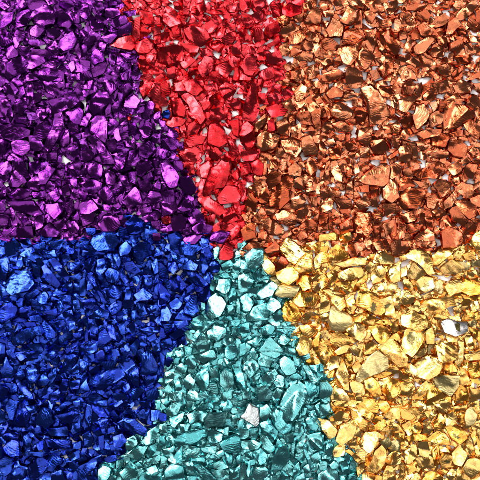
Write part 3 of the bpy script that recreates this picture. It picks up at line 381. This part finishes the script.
T h 28 24 32 22 34 26 30 30 28 29;h 38 23 41 19 46 16 47 18 43 25 40 26|tilted mint shard;b 29 32 36 27 41 27 38 33 34 35|flat green-teal chip;b 42 28 46 26 45 31 41 35 40 32;h 11 42 14 39 18 41 18 45 15 48 12 48|white-faced corner teal chip;m 12 39 15 37 20 38 20 41;b 26 34 29 33 30 36 28 38;b 22 36 26 35 26 39 22 41;b 24 43 28 40 33 41 33 46 27 47;h 34 38 37 36 38 40 35 41;b 20 41 24 40 23 44 20 46;h 40 41 45 39 47 42 43 44;h 36 47 40 43 47 44 48 48 36 48;b 44 34 48 33 48 36 44 38;b 45 1 48 0 48 6 46 5;m 38 35 43 35 42 39 38 39;m 17 45 22 46 21 48 17 48
g 33 5 2;g 39 12 1.2;g 13 34 1
@160 400
B b 0 8 4 9 4 12 0 13
T b 4 6 8 2 12 3 10 8 5 9;h 6 11 14 8 13 12 9 16 7 15;b 17 9 23 7 23 12 18 14;m~sk 27 11 30 8 39 8 37 15 28 16|grey ridged teal chip;h 36 4 40 0 43 3 42 7 38 7;m 24 4 30 1 31 5 26 6;b 12 15 18 14 17 18 13 19;b 10 23 16 19 26 18 26 22 18 26 11 26|broad level teal slab;h 4 23 6 20 10 24 7 26;m 0 22 3 22 3 27 0 28;b 2 30 9 27 8 31 3 33;h 9 33 13 28 13 36 10 37|small white-teal arrowhead;b 15 33 18 28 24 29 22 33;m 25 29 33 28 33 32 27 31
h 30 34 38 30 38 33 33 36;b 36 25 46 21 48 25 47 31 39 30|large split teal triangle;b 29 21 31 17 37 20 36 24 30 26;m 31 39 38 36 41 40 36 42;m~s 21 40 25 39 34 48 27 48|striped dark teal chip;b 3 43 7 39 14 40 14 46 4 47;b 39 32 43 33 43 39 40 39;m 15 38 19 37 20 42 16 43;h 39 17 41 16 41 21 38 21;b 43 9 46 9 46 14 43 14;m 31 42 39 42 38 46 33 46;b 42 42 48 40 48 47 42 47;m 0 34 4 35 3 40 0 41;b 0 15 4 14 4 19 0 20;h 17 46 22 46 23 48 17 48;b 46 34 48 33 48 38 46 38;m 18 14 25 14 25 17 19 17
@240 400
T b~wx 1 10 6 3 10 5 11 13 9 15 4 12|silvery crumpled teal-pile chip;b 12 5 16 3 19 8 16 12 12 10;b 19 9 22 5 26 8 30 13 30 17 25 19 21 14|large saturated teal chunk;b 39 12 43 10 47 15 45 18 41 17|pale teal oval;m 12 15 18 12 22 18 20 23 14 20;h 1 25 8 24 12 26 10 29 2 29|level white-teal sliver;b 13 21 16 22 21 29 18 31 13 28;h 8 32 12 29 16 33 15 37 12 38;b 20 34 23 28 28 28 29 35 24 41 19 41|cupped teal chip;b~r 8 42 11 39 16 41 16 45 12 48 8 46|round teal bead;h 41 22 48 20 49 26 48 30 43 27;b 34 28 38 21 40 22 38 30 35 32
b 21 28 23 23 25 26 23 29;m 26 21 32 19 32 24 28 25;h 38 41 41 39 42 43 39 45;b 43 34 48 31 48 36 44 37;m 38 29 41 32 44 40 42 41;m 3 32 8 31 8 35 4 36;m 0 40 3 37 3 46 0 48;h 31 27 33 26 32 34 31 33;m 32 42 35 38 36 43 32 47;h 4 42 6 38 6 43 5 46;m 25 42 29 45 30 48 25 48;m 6 17 11 17 10 23 7 24;m 0 17 5 18 5 22 0 23;h 37 5 40 5 39 9 37 9;m 19 46 24 45 25 48 19 48;m 34 46 38 44 39 48 33 48;m 33 13 37 14 36 19 33 19;h 45 4 48 2 48 9 46 9;m 20 1 24 0 24 5 20 5
@320 400
G m 8 2 12 0 18 1 16 4 10 4;b 8 9 12 6 17 8 16 12 9 12;b 22 3 26 3 33 9 32 12 27 10 24 8;h 24 1 31 0 35 4 34 8 29 6;b 38 9 43 5 48 6 48 11 42 11;h 0 12 5 13 10 18 9 21 5 23 2 18|cream gold tongue over teal;b 10 23 12 16 19 13 21 17 19 22 13 27|tall amber gold slab;h 18 6 23 9 28 13 28 19 25 18 20 12;b 30 17 37 12 40 15 37 18 31 19;b 42 11 48 16 48 21 45 20;h 24 26 28 20 33 19 36 21 33 27 29 31 25 28;d~o 36 25 41 22 43 27 39 29|dark olive gold chip;b~o 41 27 46 24 48 25 48 32 43 32
h 29 40 33 31 37 27 39 31 39 38 33 43 29 42|large cream gold tooth;m 15 31 18 30 25 36 22 37|dark orange gold shard;b 21 30 24 27 27 31 27 37 23 34;b 8 31 12 27 15 28 14 33 9 34;h 26 45 30 42 33 46 31 49 26 48;m 22 40 28 38 26 43 23 46;h 40 35 46 31 48 33 48 38 42 39;b 38 46 41 39 45 43 45 48 38 48;b 20 19 24 17 24 22 20 22;h 45 46 48 44 48 48;m 18 22 22 24 22 29 18 28;b 33 46 37 46 37 48 33 48;b 6 13 13 12 13 15 8 15;b 16 0 22 1 21 4 18 4
T h 0 45 5 41 10 43 12 50 0 50|pale teal chip under gold;b 6 39 9 36 11 40 8 42;m 12 38 16 37 18 43 14 44;m 0 3 5 2 6 8 0 9;m 4 26 8 27 6 33 3 32;m 17 45 21 44 22 48 17 48;h 0 22 2 22 2 31 0 32;m 0 36 4 37 4 41 0 42
@400 400
G h 17 24 25 18 29 24 29 27 19 25|bright cream gold triangle;h~p 28 17 33 16 38 19 40 23 36 26 31 23|gold chip with olive dent;b 20 14 24 9 27 12 25 18 21 18;h 15 7 20 6 23 9 18 12;b 27 10 32 7 34 11 32 15 28 15;h 20 1 27 0 30 3 26 8 23 5;b~k 40 7 43 5 46 9 44 14 40 15 39 11|matte tan gold oval;d~o 38 14 42 15 42 18 39 17;h~p 7 15 11 13 13 16 12 20 8 20|gold chip with dark cavity;b 14 14 18 13 20 17 17 21 14 20;b 1 15 6 13 8 19 5 21;b 4 23 8 21 16 21 15 24 6 25;h 3 32 6 28 9 28 10 34 6 38 3 37|cream gold barrel;b 11 26 16 25 18 30 16 34 12 33
h 10 36 15 32 20 36 21 40 14 41;m 20 32 23 28 24 38 21 39;b~p 24 36 26 32 31 33 30 39 25 41|gold frame around dark hollow;b 30 33 36 28 40 33 37 39 33 38;h 38 31 42 22 44 28 43 33 39 34;b 38 41 41 36 48 35 48 42 43 46|gold boulder by the corner;b 4 40 9 38 10 42 5 45;h 33 46 36 41 40 43 42 48 33 48;b 7 46 11 44 13 48 6 48;b 16 44 21 43 25 46 25 48 16 48;b 28 46 31 42 34 43 31 48;h 0 16 3 20 3 26 0 27;h 43 22 45 18 46 24 45 27;h 23 28 28 29 30 32 25 31;b 0 6 10 5 12 8 6 12 1 11;b 31 5 40 3 40 6 33 7;h 45 2 48 1 48 6 46 6;b 35 9 39 8 39 14 36 15;b 43 15 48 12 48 17 44 18;b 46 18 48 18 48 25;m 0 36 3 39 3 45 0 46;h 45 29 48 27 48 33 46 33;d~o 33 1 38 0 38 3 34 3
g 30 26 1;g 40 35 1
"""
chips, gaps = [], []
tx = ty = 0
for line in DATA.strip().splitlines():
    if line[0] == '@':
        tx, ty = map(int, line[1:].split())
        cur = None
        continue
    for item in line.split(';'):
        item = item.strip()
        if not item:
            continue
        if item[0] == 'g':
            _, x, y, r = item.split()
            gaps.append((tx + float(x) / .6, ty + float(y) / .6, float(r) / .6))
            continue
        if item[0] in PAL:
            cur = item[0]
            item = item[1:].strip()
        name = None
        if '|' in item:
            item, name = item.split('|')
        t = item.split()
        tone, _, flags = t[0].partition('~')
        v = [float(q) / .6 for q in t[1:]]
        poly = [(tx + v[i], ty + v[i + 1]) for i in range(0, len(v), 2)]
        chips.append(dict(c=cur, tone=tone, flags=flags, poly=poly, name=name, fill=False))

# ---------------------------------------------------------------- colour fields of the piles
M0, M1 = -70, 550           # the piles run on past the frame
FIELD = {
    'P': [(M0, M0), (112, M0), (120, 0), (138, 40), (138, 90), (158, 108), (172, 128), (184, 165), (196, 190), (204, 225), (218, 240), (200, 241), (168, 238), (146, 216), (128, 232), (100, 238), (0, 238), (M0, 238)],
    'R': [(112, M0), (305, M0), (300, 0), (280, 18), (284, 60), (278, 80), (290, 100), (266, 116), (258, 140), (262, 165), (250, 190), (244, 215), (240, 245), (230, 262), (222, 258), (205, 228), (196, 190), (184, 165), (172, 128), (158, 108), (138, 90), (138, 40), (120, 0)],
    'C': [(305, M0), (M1, M0), (M1, 234), (480, 236), (440, 246), (400, 246), (370, 256), (335, 246), (300, 238), (284, 262), (272, 262), (262, 248), (242, 246), (244, 215), (250, 190), (262, 165), (258, 140), (266, 116), (290, 100), (278, 80), (284, 60), (280, 18), (300, 0)],
    'B': [(M0, 238), (0, 238), (100, 238), (128, 232), (146, 216), (168, 238), (200, 241), (216, 242), (217, 275), (204, 305), (186, 330), (168, 360), (156, 400), (152, 425), (126, 447), (104, 472), (90, M1), (M0, M1)],
    'T': [(216, 250), (242, 246), (262, 250), (272, 275), (290, 320), (304, 345), (316, 370), (328, 395), (334, 430), (350, 455), (362, 480), (392, M1), (90, M1), (104, 472), (126, 447), (152, 425), (156, 400), (168, 360), (186, 330), (204, 305), (217, 275)],
    'G': [(262, 250), (284, 262), (300, 238), (335, 246), (370, 256), (400, 246), (440, 246), (480, 236), (M1, 234), (M1, M1), (392, M1), (362, 480), (350, 455), (334, 430), (328, 395), (316, 370), (304, 345), (290, 320), (272, 275)],
}
DENSE = 'PBT'
SIZE = M1 - M0


def raster(poly):
    """Pixels inside an outline: (rows, columns) of the SIZE x SIZE grid."""
    P = np.asarray(poly, float)
    x0, y0 = np.floor(P.min(0)).astype(int); x1, y1 = np.ceil(P.max(0)).astype(int)
    x0, y0 = max(x0, M0), max(y0, M0); x1, y1 = min(x1, M1 - 1), min(y1, M1 - 1)
    if x1 < x0 or y1 < y0:
        return np.zeros(0, int), np.zeros(0, int)
    X, Y = np.meshgrid(np.arange(x0, x1 + 1) + .5, np.arange(y0, y1 + 1) + .5)
    ins = np.zeros(X.shape, bool)
    n = len(P)
    for i in range(n):
        (ax, ay), (bx, by) = P[i], P[(i + 1) % n]
        if ay == by:
            continue
        c = (ay > Y) != (by > Y)
        ins ^= c & (X < (bx - ax) * (Y - ay) / (by - ay) + ax)
    r, q = np.nonzero(ins)
    return r + y0 - M0, q + x0 - M0


field = np.full((SIZE, SIZE), '?', dtype='U1')
for k, poly in FIELD.items():
    r, q = raster(poly)
    field[r, q] = k
wob = field.copy()
for i in range(SIZE):
    for j in range(SIZE):
        u = int(j + 9 * noise.noise(Vector((i * .055, j * .055, 3))) + 4 * noise.noise(Vector((i * .16, j * .16, 3))))
        v = int(i + 9 * noise.noise(Vector((i * .055, j * .055, 8))) + 4 * noise.noise(Vector((i * .16, j * .16, 8))))
        if 0 <= u < SIZE and 0 <= v < SIZE and field[v, u] != '?':
            wob[i, j] = field[v, u]
field = wob
hole = np.zeros((SIZE, SIZE), bool)
for gx, gy, gr in gaps:
    a = np.linspace(0, 2 * math.pi, 14, endpoint=False)
    GAP = .5 if str(field[int(gy) - M0, int(gx) - M0]) in DENSE else .64
    r, q = raster([(gx + gr * GAP * math.cos(t), gy + gr * GAP * math.sin(t)) for t in a])
    hole[r, q] = True


def area(P):
    return abs(sum(P[i - 1][0] * P[i][1] - P[i][0] * P[i - 1][1] for i in range(len(P)))) / 2


def centre(P):
    P = np.asarray(P, float)
    return P.mean(0)


def blob(x, y, r, asp, ang, n):
    out = []
    ph = random.uniform(0, 6.28)
    for i in range(n):
        t = ph + (i + random.uniform(-.32, .32)) * 2 * math.pi / n
        rr = r * random.uniform(.72, 1.15)
        u, v = rr * math.cos(t) * math.sqrt(asp), rr * math.sin(t) / math.sqrt(asp)
        out.append((x + u * math.cos(ang) - v * math.sin(ang), y + u * math.sin(ang) + v * math.cos(ang)))
    return out


# ---------------------------------------------------------------- small chips in the spaces between
occ = np.zeros((SIZE, SIZE), bool)
for c in chips:
    r, q = raster(c['poly'])
    occ[r, q] = True
fillers = []
for rad, passes in ((7.5, 3), (5.5, 4), (4.0, 3)):
    for _ in range(passes):
        free = np.argwhere(~occ & ~hole & (field != '?'))
        rng.shuffle(free)
        for (row, col) in free[::max(1, int(rad * 1.6))]:
            if occ[row, col]:
                continue
            k = field[row, col]
            P = blob(col + M0 + .5, row + M0 + .5, rad * random.uniform(.8, 1.2), random.uniform(1.1, 2.9), random.uniform(0, 3.14), random.choice((4, 5, 5, 6)))
            r, q = raster(P)
            if len(r) < 8:
                continue
            o = occ[r, q].mean()
            if hole[r, q].any() or o > (.35 if rad > 4 else .5):
                continue
            occ[r, q] = True
            tone = random.choices('hbmd', (.13, .27, .36, .24) if k in 'PBT' else (.24, .40, .28, .08))[0]
            fillers.append(dict(c=str(k), tone=tone, flags='', poly=P, name=None, fill=True))

# under-layer: what lies deeper in the heaps
under = []
for gy in np.arange(M0 + 4, M1, 7.5):
    for gx in np.arange(M0 + 4, M1, 7.5):
        x, y = gx + random.uniform(-3, 3), gy + random.uniform(-3, 3)
        i, j = int(y - M0), int(x - M0)
        if not (0 <= i < SIZE and 0 <= j < SIZE) or field[i, j] == '?':
            continue
        P = blob(x, y, random.uniform(4.5, 6.5), random.uniform(1, 1.8), random.uniform(0, 3.14), 5)
        r, q = raster(P)
        if len(r) < 8 or hole[r, q].any():
            continue
        k = str(field[i, j])
        if k in 'RCG' and random.random() < .45:
            continue
        under.append(dict(c=k, tone='m', flags='', poly=P, name=None, fill=True, under=True))

# ---------------------------------------------------------------- one chip's solid
TILT = {'h': (13, 24), 'b': (2, 18), 'm': (13, 25), 'd': (21, 32)}
CALM = {'P': 1.0, 'B': 1.0, 'T': .55, 'R': .85, 'C': .8, 'G': .75}
KAZ = math.atan2(KEY.y, KEY.x)


def chip_shape(c, fine):
    """Vertices (in pixels, about the chip's centre, y up), faces and face slots of one broken chip."""
    poly = [(x, -y) for x, y in c['poly']]
    if sum(poly[i - 1][0] * poly[i][1] - poly[i][0] * poly[i - 1][1] for i in range(len(poly))) < 0:
        poly = poly[::-1]
    cx, cy = np.mean([p[0] for p in poly]), np.mean([p[1] for p in poly])
    grow = 1.0 if c['fill'] else 1.24
    P = [((x - cx) * grow, (y - cy) * grow) for x, y in poly]
    A = max(area(P), 6.0)
    d = [math.hypot(*p) for p in P]
    wid = A / max(2 * max(d), 1)               # mean width
    # outline: corners nicked, long edges broken
    ring = []
    n = len(P)
    rnd_ = 'r' in c['flags']
    for i in range(n):
        a, b, nx = P[i - 1], P[i], P[(i + 1) % n]
        la, lb = math.dist(a, b), math.dist(b, nx)
        cut = random.uniform(.04, .15) if not rnd_ else .3
        p1 = (b[0] + (a[0] - b[0]) * min(cut, (1.3 if not rnd_ else 4) / max(la, .1)), b[1] + (a[1] - b[1]) * min(cut, (1.3 if not rnd_ else 4) / max(la, .1)))
        p2 = (b[0] + (nx[0] - b[0]) * min(cut, (1.3 if not rnd_ else 4) / max(lb, .1)), b[1] + (nx[1] - b[1]) * min(cut, (1.3 if not rnd_ else 4) / max(lb, .1)))
        ring += [p1, p2]
        if lb > 7:
            t = random.uniform(.38, .62)
            w = random.gauss(0, .035) * lb
            ring.append((b[0] + (nx[0] - b[0]) * t + (nx[1] - b[1]) / lb * w, b[1] + (nx[1] - b[1]) * t - (nx[0] - b[0]) / lb * w))
    ns = len(ring)
    h = min(max(wid * random.uniform(.55, .85), 2.6), 4.2 if c['fill'] else 8.5)
    # the top's slope: towards or away from the key lamp
    lo, hi = TILT[c['tone']]
    th = math.radians(random.uniform(lo, hi) * (1 if c['tone'] == 'h' else CALM[c['c']]))
    if c['tone'] == 'h':
        az = KAZ + random.gauss(0, .35)
    elif c['tone'] == 'b':
        az = KAZ + random.gauss(0, 1.1)
    else:
        az = KAZ + math.pi + random.gauss(0, 1.0)
    sl = -math.tan(th) * np.array((math.cos(az), math.sin(az)))
    lim = 1.3 * h / max(max(d), 1)
    if np.hypot(*sl) > max(lim, .18):
        sl *= max(lim, .18) / np.hypot(*sl)
    creases = []
    for _ in range(5 if 'x' in c['flags'] else random.choice((1, 1, 2, 2, 3))):
        t = random.uniform(0, math.pi)
        o = random.uniform(-.35, .35) * wid
        creases.append((math.cos(t), math.sin(t), o, -random.uniform(.08, .42) if random.random() < .75 else random.uniform(.05, .25)))
    if c['name'] and c['tone'] in 'hb':     # the plates one notices: one broad even face
        creases = [(a, b, o * 1.7, g * .65) for a, b, o, g in creases[:2]]
    seed = Vector((random.uniform(-99, 99), random.uniform(-99, 99), random.uniform(-99, 99)))
    rip = 's' in c['flags'] or random.random() < .4
    ra = random.uniform(0, math.pi)
    if 's' in c['flags']:
        i = int(np.argmax(d)); ra = math.atan2(P[i][1], P[i][0]) + math.pi / 2 + random.uniform(-.4, .4)
    rl = random.uniform(2.3, 3.4)
    ramp = .26 if 's' in c['flags'] else .15
    dome = .55 if rnd_ else .12
    ca_ = random.uniform(0, 6.28)
    co_ = random.uniform(-.5, .5) * wid
    ck_ = random.choice((-1, -1, -1, 1)) * random.uniform(.02, .36) * (.45 if c['name'] else 1) / (2 * max(wid, 2))

    def top(x, y):
        z = h * .5 + sl[0] * x + sl[1] * y
        for (a, b, o, g) in creases:
            z += g * abs(a * x + b * y - o)
        u = x * math.cos(ca_) + y * math.sin(ca_) - co_
        z += ck_ * u * u
        z -= dome * (x * x + y * y) / max(wid * 3, 4)
        z += .42 * noise.noise(Vector((x * .2, y * .2, 0)) + seed)
        if fine:
            z += .2 * noise.noise(Vector((x * .45, y * .45, 5)) + seed)
            if rip:
                w = x * math.cos(ra) + y * math.sin(ra) + 1.6 * noise.noise(Vector((x * .1, y * .1, 9)) + seed)
                z += ramp * (math.sin(w * 2 * math.pi / rl) + .7 * math.sin(w * 2 * math.pi / (rl * 2.37) + 1)) * (.55 + .9 * noise.noise(Vector((x * .13, y * .13, 2)) + seed))
        return z

    vs, fs = [], []
    mid, sho = [], []
    for i, (x, y) in enumerate(ring):
        mid.append(random.uniform(-.22, .06) * h)
    sc = [random.uniform(.86, .98) if random.random() < .75 else random.uniform(.66, .86) for _ in ring]
    sc = [(sc[i - 1] + 2 * sc[i] + sc[(i + 1) % ns]) / 4 for i in range(ns)]
    bs = random.uniform(.6, .85)
    for x, y in ring:
        vs.append((x * bs, y * bs, -h * .5))
    for (x, y), z in zip(ring, mid):
        vs.append((x, y, z))
    S0 = [(x * s, y * s) for (x, y), s in zip(ring, sc)]
    pts = list(S0)
    step = (1.15 if 's' in c['flags'] else 1.9) if fine else 4.2
    R_ = max(d) + 1
    g0 = random.uniform(0, step)
    inner = []
    cl = []
    for (a, b, o, g) in creases:
        for s in np.arange(-R_, R_, step * .9):
            cl.append((a * o - b * s, b * o + a * s))
    cand = cl[:] if fine else []
    for gx in np.arange(-R_ + g0, R_, step):
        for gy in np.arange(-R_ + g0, R_, step):
            x, y = gx + random.uniform(-.3, .3) * step, gy + random.uniform(-.3, .3) * step
            if not fine or all(abs(a * x + b * y - o) > .55 * step for (a, b, o, g) in creases):
                cand.append((x, y))
    for x, y in cand:
        ins, near = False, 1e9
        for i in range(ns):
            (ax, ay), (bx, by) = S0[i - 1], S0[i]
            if (ay > y) != (by > y) and x < (bx - ax) * (y - ay) / (by - ay) + ax:
                ins = not ins
            L2 = (bx - ax) ** 2 + (by - ay) ** 2 + 1e-9
            t = min(1, max(0, ((x - ax) * (bx - ax) + (y - ay) * (by - ay)) / L2))
            near = min(near, math.hypot(x - ax - t * (bx - ax), y - ay - t * (by - ay)))
        if ins and near > .4 * step and all(abs(x - u) + abs(y - v) > .3 * step for u, v in inner[-12:]):
            inner.append((x, y))
    res = delaunay_2d_cdt([Vector(p) for p in pts + inner], [(i, (i + 1) % ns) for i in range(ns)], [], 1, 1e-5)
    tv, tf, orig = res[0], res[2], res[3]
    ok = len(tv) == len(pts) + len(inner) and all(len(o) == 1 and o[0] == i for i, o in enumerate(orig))
    if not ok:      # a folded outline: a plain fan
        tv = [Vector(p) for p in pts] + [Vector((0, 0))]
        tf = [(i, (i + 1) % ns, ns) for i in range(ns)]
    pit = None
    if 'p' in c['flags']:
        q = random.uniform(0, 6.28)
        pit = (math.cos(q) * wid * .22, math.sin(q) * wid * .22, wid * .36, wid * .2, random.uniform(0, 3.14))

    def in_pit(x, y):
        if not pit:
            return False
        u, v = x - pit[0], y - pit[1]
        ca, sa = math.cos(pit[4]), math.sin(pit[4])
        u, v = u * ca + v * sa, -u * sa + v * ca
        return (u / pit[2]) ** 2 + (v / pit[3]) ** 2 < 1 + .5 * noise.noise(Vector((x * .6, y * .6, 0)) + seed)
    for i, p_ in enumerate(tv):
        z = top(p_.x, p_.y)
        if i < ns:
            z = max(z, mid[i] + .35)
        else:
            z = max(z, -.05 * h)
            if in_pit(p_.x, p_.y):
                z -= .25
        vs.append((p_.x, p_.y, z))
    slots = []
    fs.append(tuple(range(ns))[::-1]); slots.append(0)
    for i in range(ns):
        j = (i + 1) % ns
        for lo_, up_ in ((0, ns), (ns, 2 * ns)):
            fs.append((lo_ + i, lo_ + j, up_ + j)); fs.append((lo_ + i, up_ + j, up_ + i)); slots += [0, 0]
    for t in tf:
        t = list(t)
        a, b, cc = (tv[q] for q in t[:3])
        if (b.x - a.x) * (cc.y - a.y) - (b.y - a.y) * (cc.x - a.x) < 0:
            t = t[::-1]
        fs.append(tuple(q + 2 * ns for q in t))
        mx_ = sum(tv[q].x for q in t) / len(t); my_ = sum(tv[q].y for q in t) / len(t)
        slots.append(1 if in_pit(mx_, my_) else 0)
    return vs, fs, slots, (cx, cy), h


def rest_height(c, h):
    k = c['c']
    if c.get('under'):
        return h * .5 + random.uniform(0, 1.5)
    if c['fill']:
        return h * .5 + (random.uniform(.8, 2.5) if k in DENSE else random.uniform(0, .6))
    up = 1.8 if c['name'] else 0
    return up + h * .5 + (random.uniform(5.5, 9.5) if k in DENSE else random.uniform(1.8, 5))


def finish(me):
    me.polygons.foreach_set('use_smooth', [True] * len(me.polygons))
    me.set_sharp_from_angle(angle=math.radians(34))
    me.update()


# ---------------------------------------------------------------- which chips are individuals
allc = chips + fillers
seen = np.full((SIZE, SIZE), -1, int)
order = sorted(range(len(allc)), key=lambda i: (not allc[i]['fill'], random.random()))
for i in order:
    r, q = raster(allc[i]['poly'])
    seen[r, q] = i
inframe = seen[-M0:-M0 + 480, -M0:-M0 + 480]
cnt = np.bincount(inframe[inframe >= 0], minlength=len(allc))
single = set()
for k in PAL:
    ids = [i for i in range(len(allc)) if allc[i]['c'] == k and cnt[i] > 0]
    ids.sort(key=lambda i: -(cnt[i] + (1000 if allc[i]['name'] else 0)))
    single |= set(ids[:300])
    print('CHIPS', k, 'seen', len(ids), 'annotated', sum(not allc[i]['fill'] for i in ids))

# ---------------------------------------------------------------- labels
TONE = {'h': 'shiny', 'b': 'bright', 'm': 'deep', 'd': 'dark'}
CLOCK = ['twelve', 'one', 'two', 'three', 'four', 'five', 'six', 'seven', 'eight', 'nine', 'ten', 'eleven']
marks = {k: [c for c in chips if c['name'] and c['c'] == k] for k in PAL}
near_word = {}
used = set()


def stuff_words(c):
    P = np.asarray(c['poly'], float)
    A = area(c['poly'])
    ev = np.sqrt(np.maximum(np.linalg.eigvalsh(np.cov((P - P.mean(0)).T)), .1))
    asp = ev[1] / ev[0]
    size = 'tiny' if A < 45 else 'small' if A < 90 else 'medium' if A < 170 else 'large'
    shape = 'sliver' if asp > 2.6 else 'shard' if asp > 1.75 else 'wedge' if len(P) <= 4 and asp > 1.3 else 'pebble' if 'r' in c['flags'] else 'chunk'
    return size, TONE[c['tone']], WORD[c['c']], shape


def region_clause(c):
    x, y = centre(c['poly'])
    k = c['c']
    best = None
    for R in (14, 26):
        ks = {}
        for a in np.linspace(0, 6.283, 16, endpoint=False):
            i, j = int(y - M0 + R * math.sin(a)), int(x - M0 + R * math.cos(a))
            if 0 <= i < SIZE and 0 <= j < SIZE and field[i, j] not in ('?', k):
                ks[str(field[i, j])] = ks.get(str(field[i, j]), 0) + 1
        if ks:
            return 'close to the ' + WORD[max(ks, key=ks.get)] + ' chips'
    if x < 25 or x > 455 or y < 25 or y > 455:
        return 'by the outer edge of the %s pile' % WORD[k]
    return 'well inside the %s pile' % WORD[k]


def label_for(c):
    if c['name']:
        s = c['name'] + ', ' + region_clause(c)
        used.add(s)
        return s
    x, y = centre(c['poly'])
    w = ' '.join(stuff_words(c))
    for mk in sorted(marks[c['c']], key=lambda m: math.dist(centre(m['poly']), (x, y)))[:8]:
        mx_, my_ = centre(mk['poly'])
        dd = math.dist((mx_, my_), (x, y))
        ck = CLOCK[int(round(math.degrees(math.atan2(x - mx_, my_ - y)) / 30)) % 12]
        reach = 'next to it' if dd < 17 else 'a step away' if dd < 32 else 'farther off'
        s = "%s at %s o'clock from the %s, %s" % (w, ck, mk['name'], reach)
        if s not in used and len(s.replace("'", '').replace(',', '').split()) <= 16:
            used.add(s)
            return s
    return '%s among the other %s chips' % (w, WORD[c['c']])


# ---------------------------------------------------------------- build
SLOT = {'k': 'k', 'o': 'o', 'w': 'w'}
rub = {k: ([], [], 0) for k in PAL}
rubv = {k: [] for k in PAL}
rubf = {k: [] for k in PAL}
for i, c in enumerate(allc + under):
    one = i in single
    vs, fs, slots, (cx, cy), h = chip_shape(c, fine=one)
    z = rest_height(c, h)
    px, py = cx - HW, cy + HW
    if one:
        nm = ('silver' if 'w' in c['flags'] else WORD[c['c']]) + '_glass_chip'
        me = bpy.data.meshes.new(nm)
        me.from_pydata([(x * S, y * S, zz * S) for x, y, zz in vs], [], fs)
        mk = next((SLOT[f] for f in c['flags'] if f in SLOT), None)
        if mk == 'k' and c['c'] == 'T':
            mk = 'g'
        if mk == 'w' and c['c'] == 'T':
            mk = 'q'
        me.materials.append(MAT[mk or c['c']])
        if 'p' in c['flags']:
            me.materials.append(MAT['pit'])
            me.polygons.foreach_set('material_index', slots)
        finish(me)
        o = bpy.data.objects.new(nm, me)
        o.location = (px * S, py * S, z * S)
        o['label'] = label_for(c)
        o['category'] = 'glass chip'
        o['group'] = WORD[c['c']] + ' glass chips in the pile'
        COL.objects.link(o)
    else:
        k = c['c']
        b = len(rubv[k])
        rubv[k] += [((x + px) * S, (y + py) * S, (zz + z) * S) for x, y, zz in vs]
        rubf[k] += [tuple(q + b for q in f) for f in fs]
for k in PAL:
    nm = WORD[k] + '_glass_rubble'
    me = bpy.data.meshes.new(nm)
    me.from_pydata(rubv[k], [], rubf[k])
    me.materials.append(MATI[k])
    finish(me)
    o = bpy.data.objects.new(nm, me)
    o['kind'] = 'stuff'
    o['label'] = 'small crushed %s glass bits lying under and between the %s chips' % (WORD[k], WORD[k])
    o['category'] = 'glass rubble'
    COL.objects.link(o)
print('INDIVIDUALS', len(single), 'SHARED LABELS', sum(1 for o in COL.objects if 'among the other' in str(o.get('label', ''))))
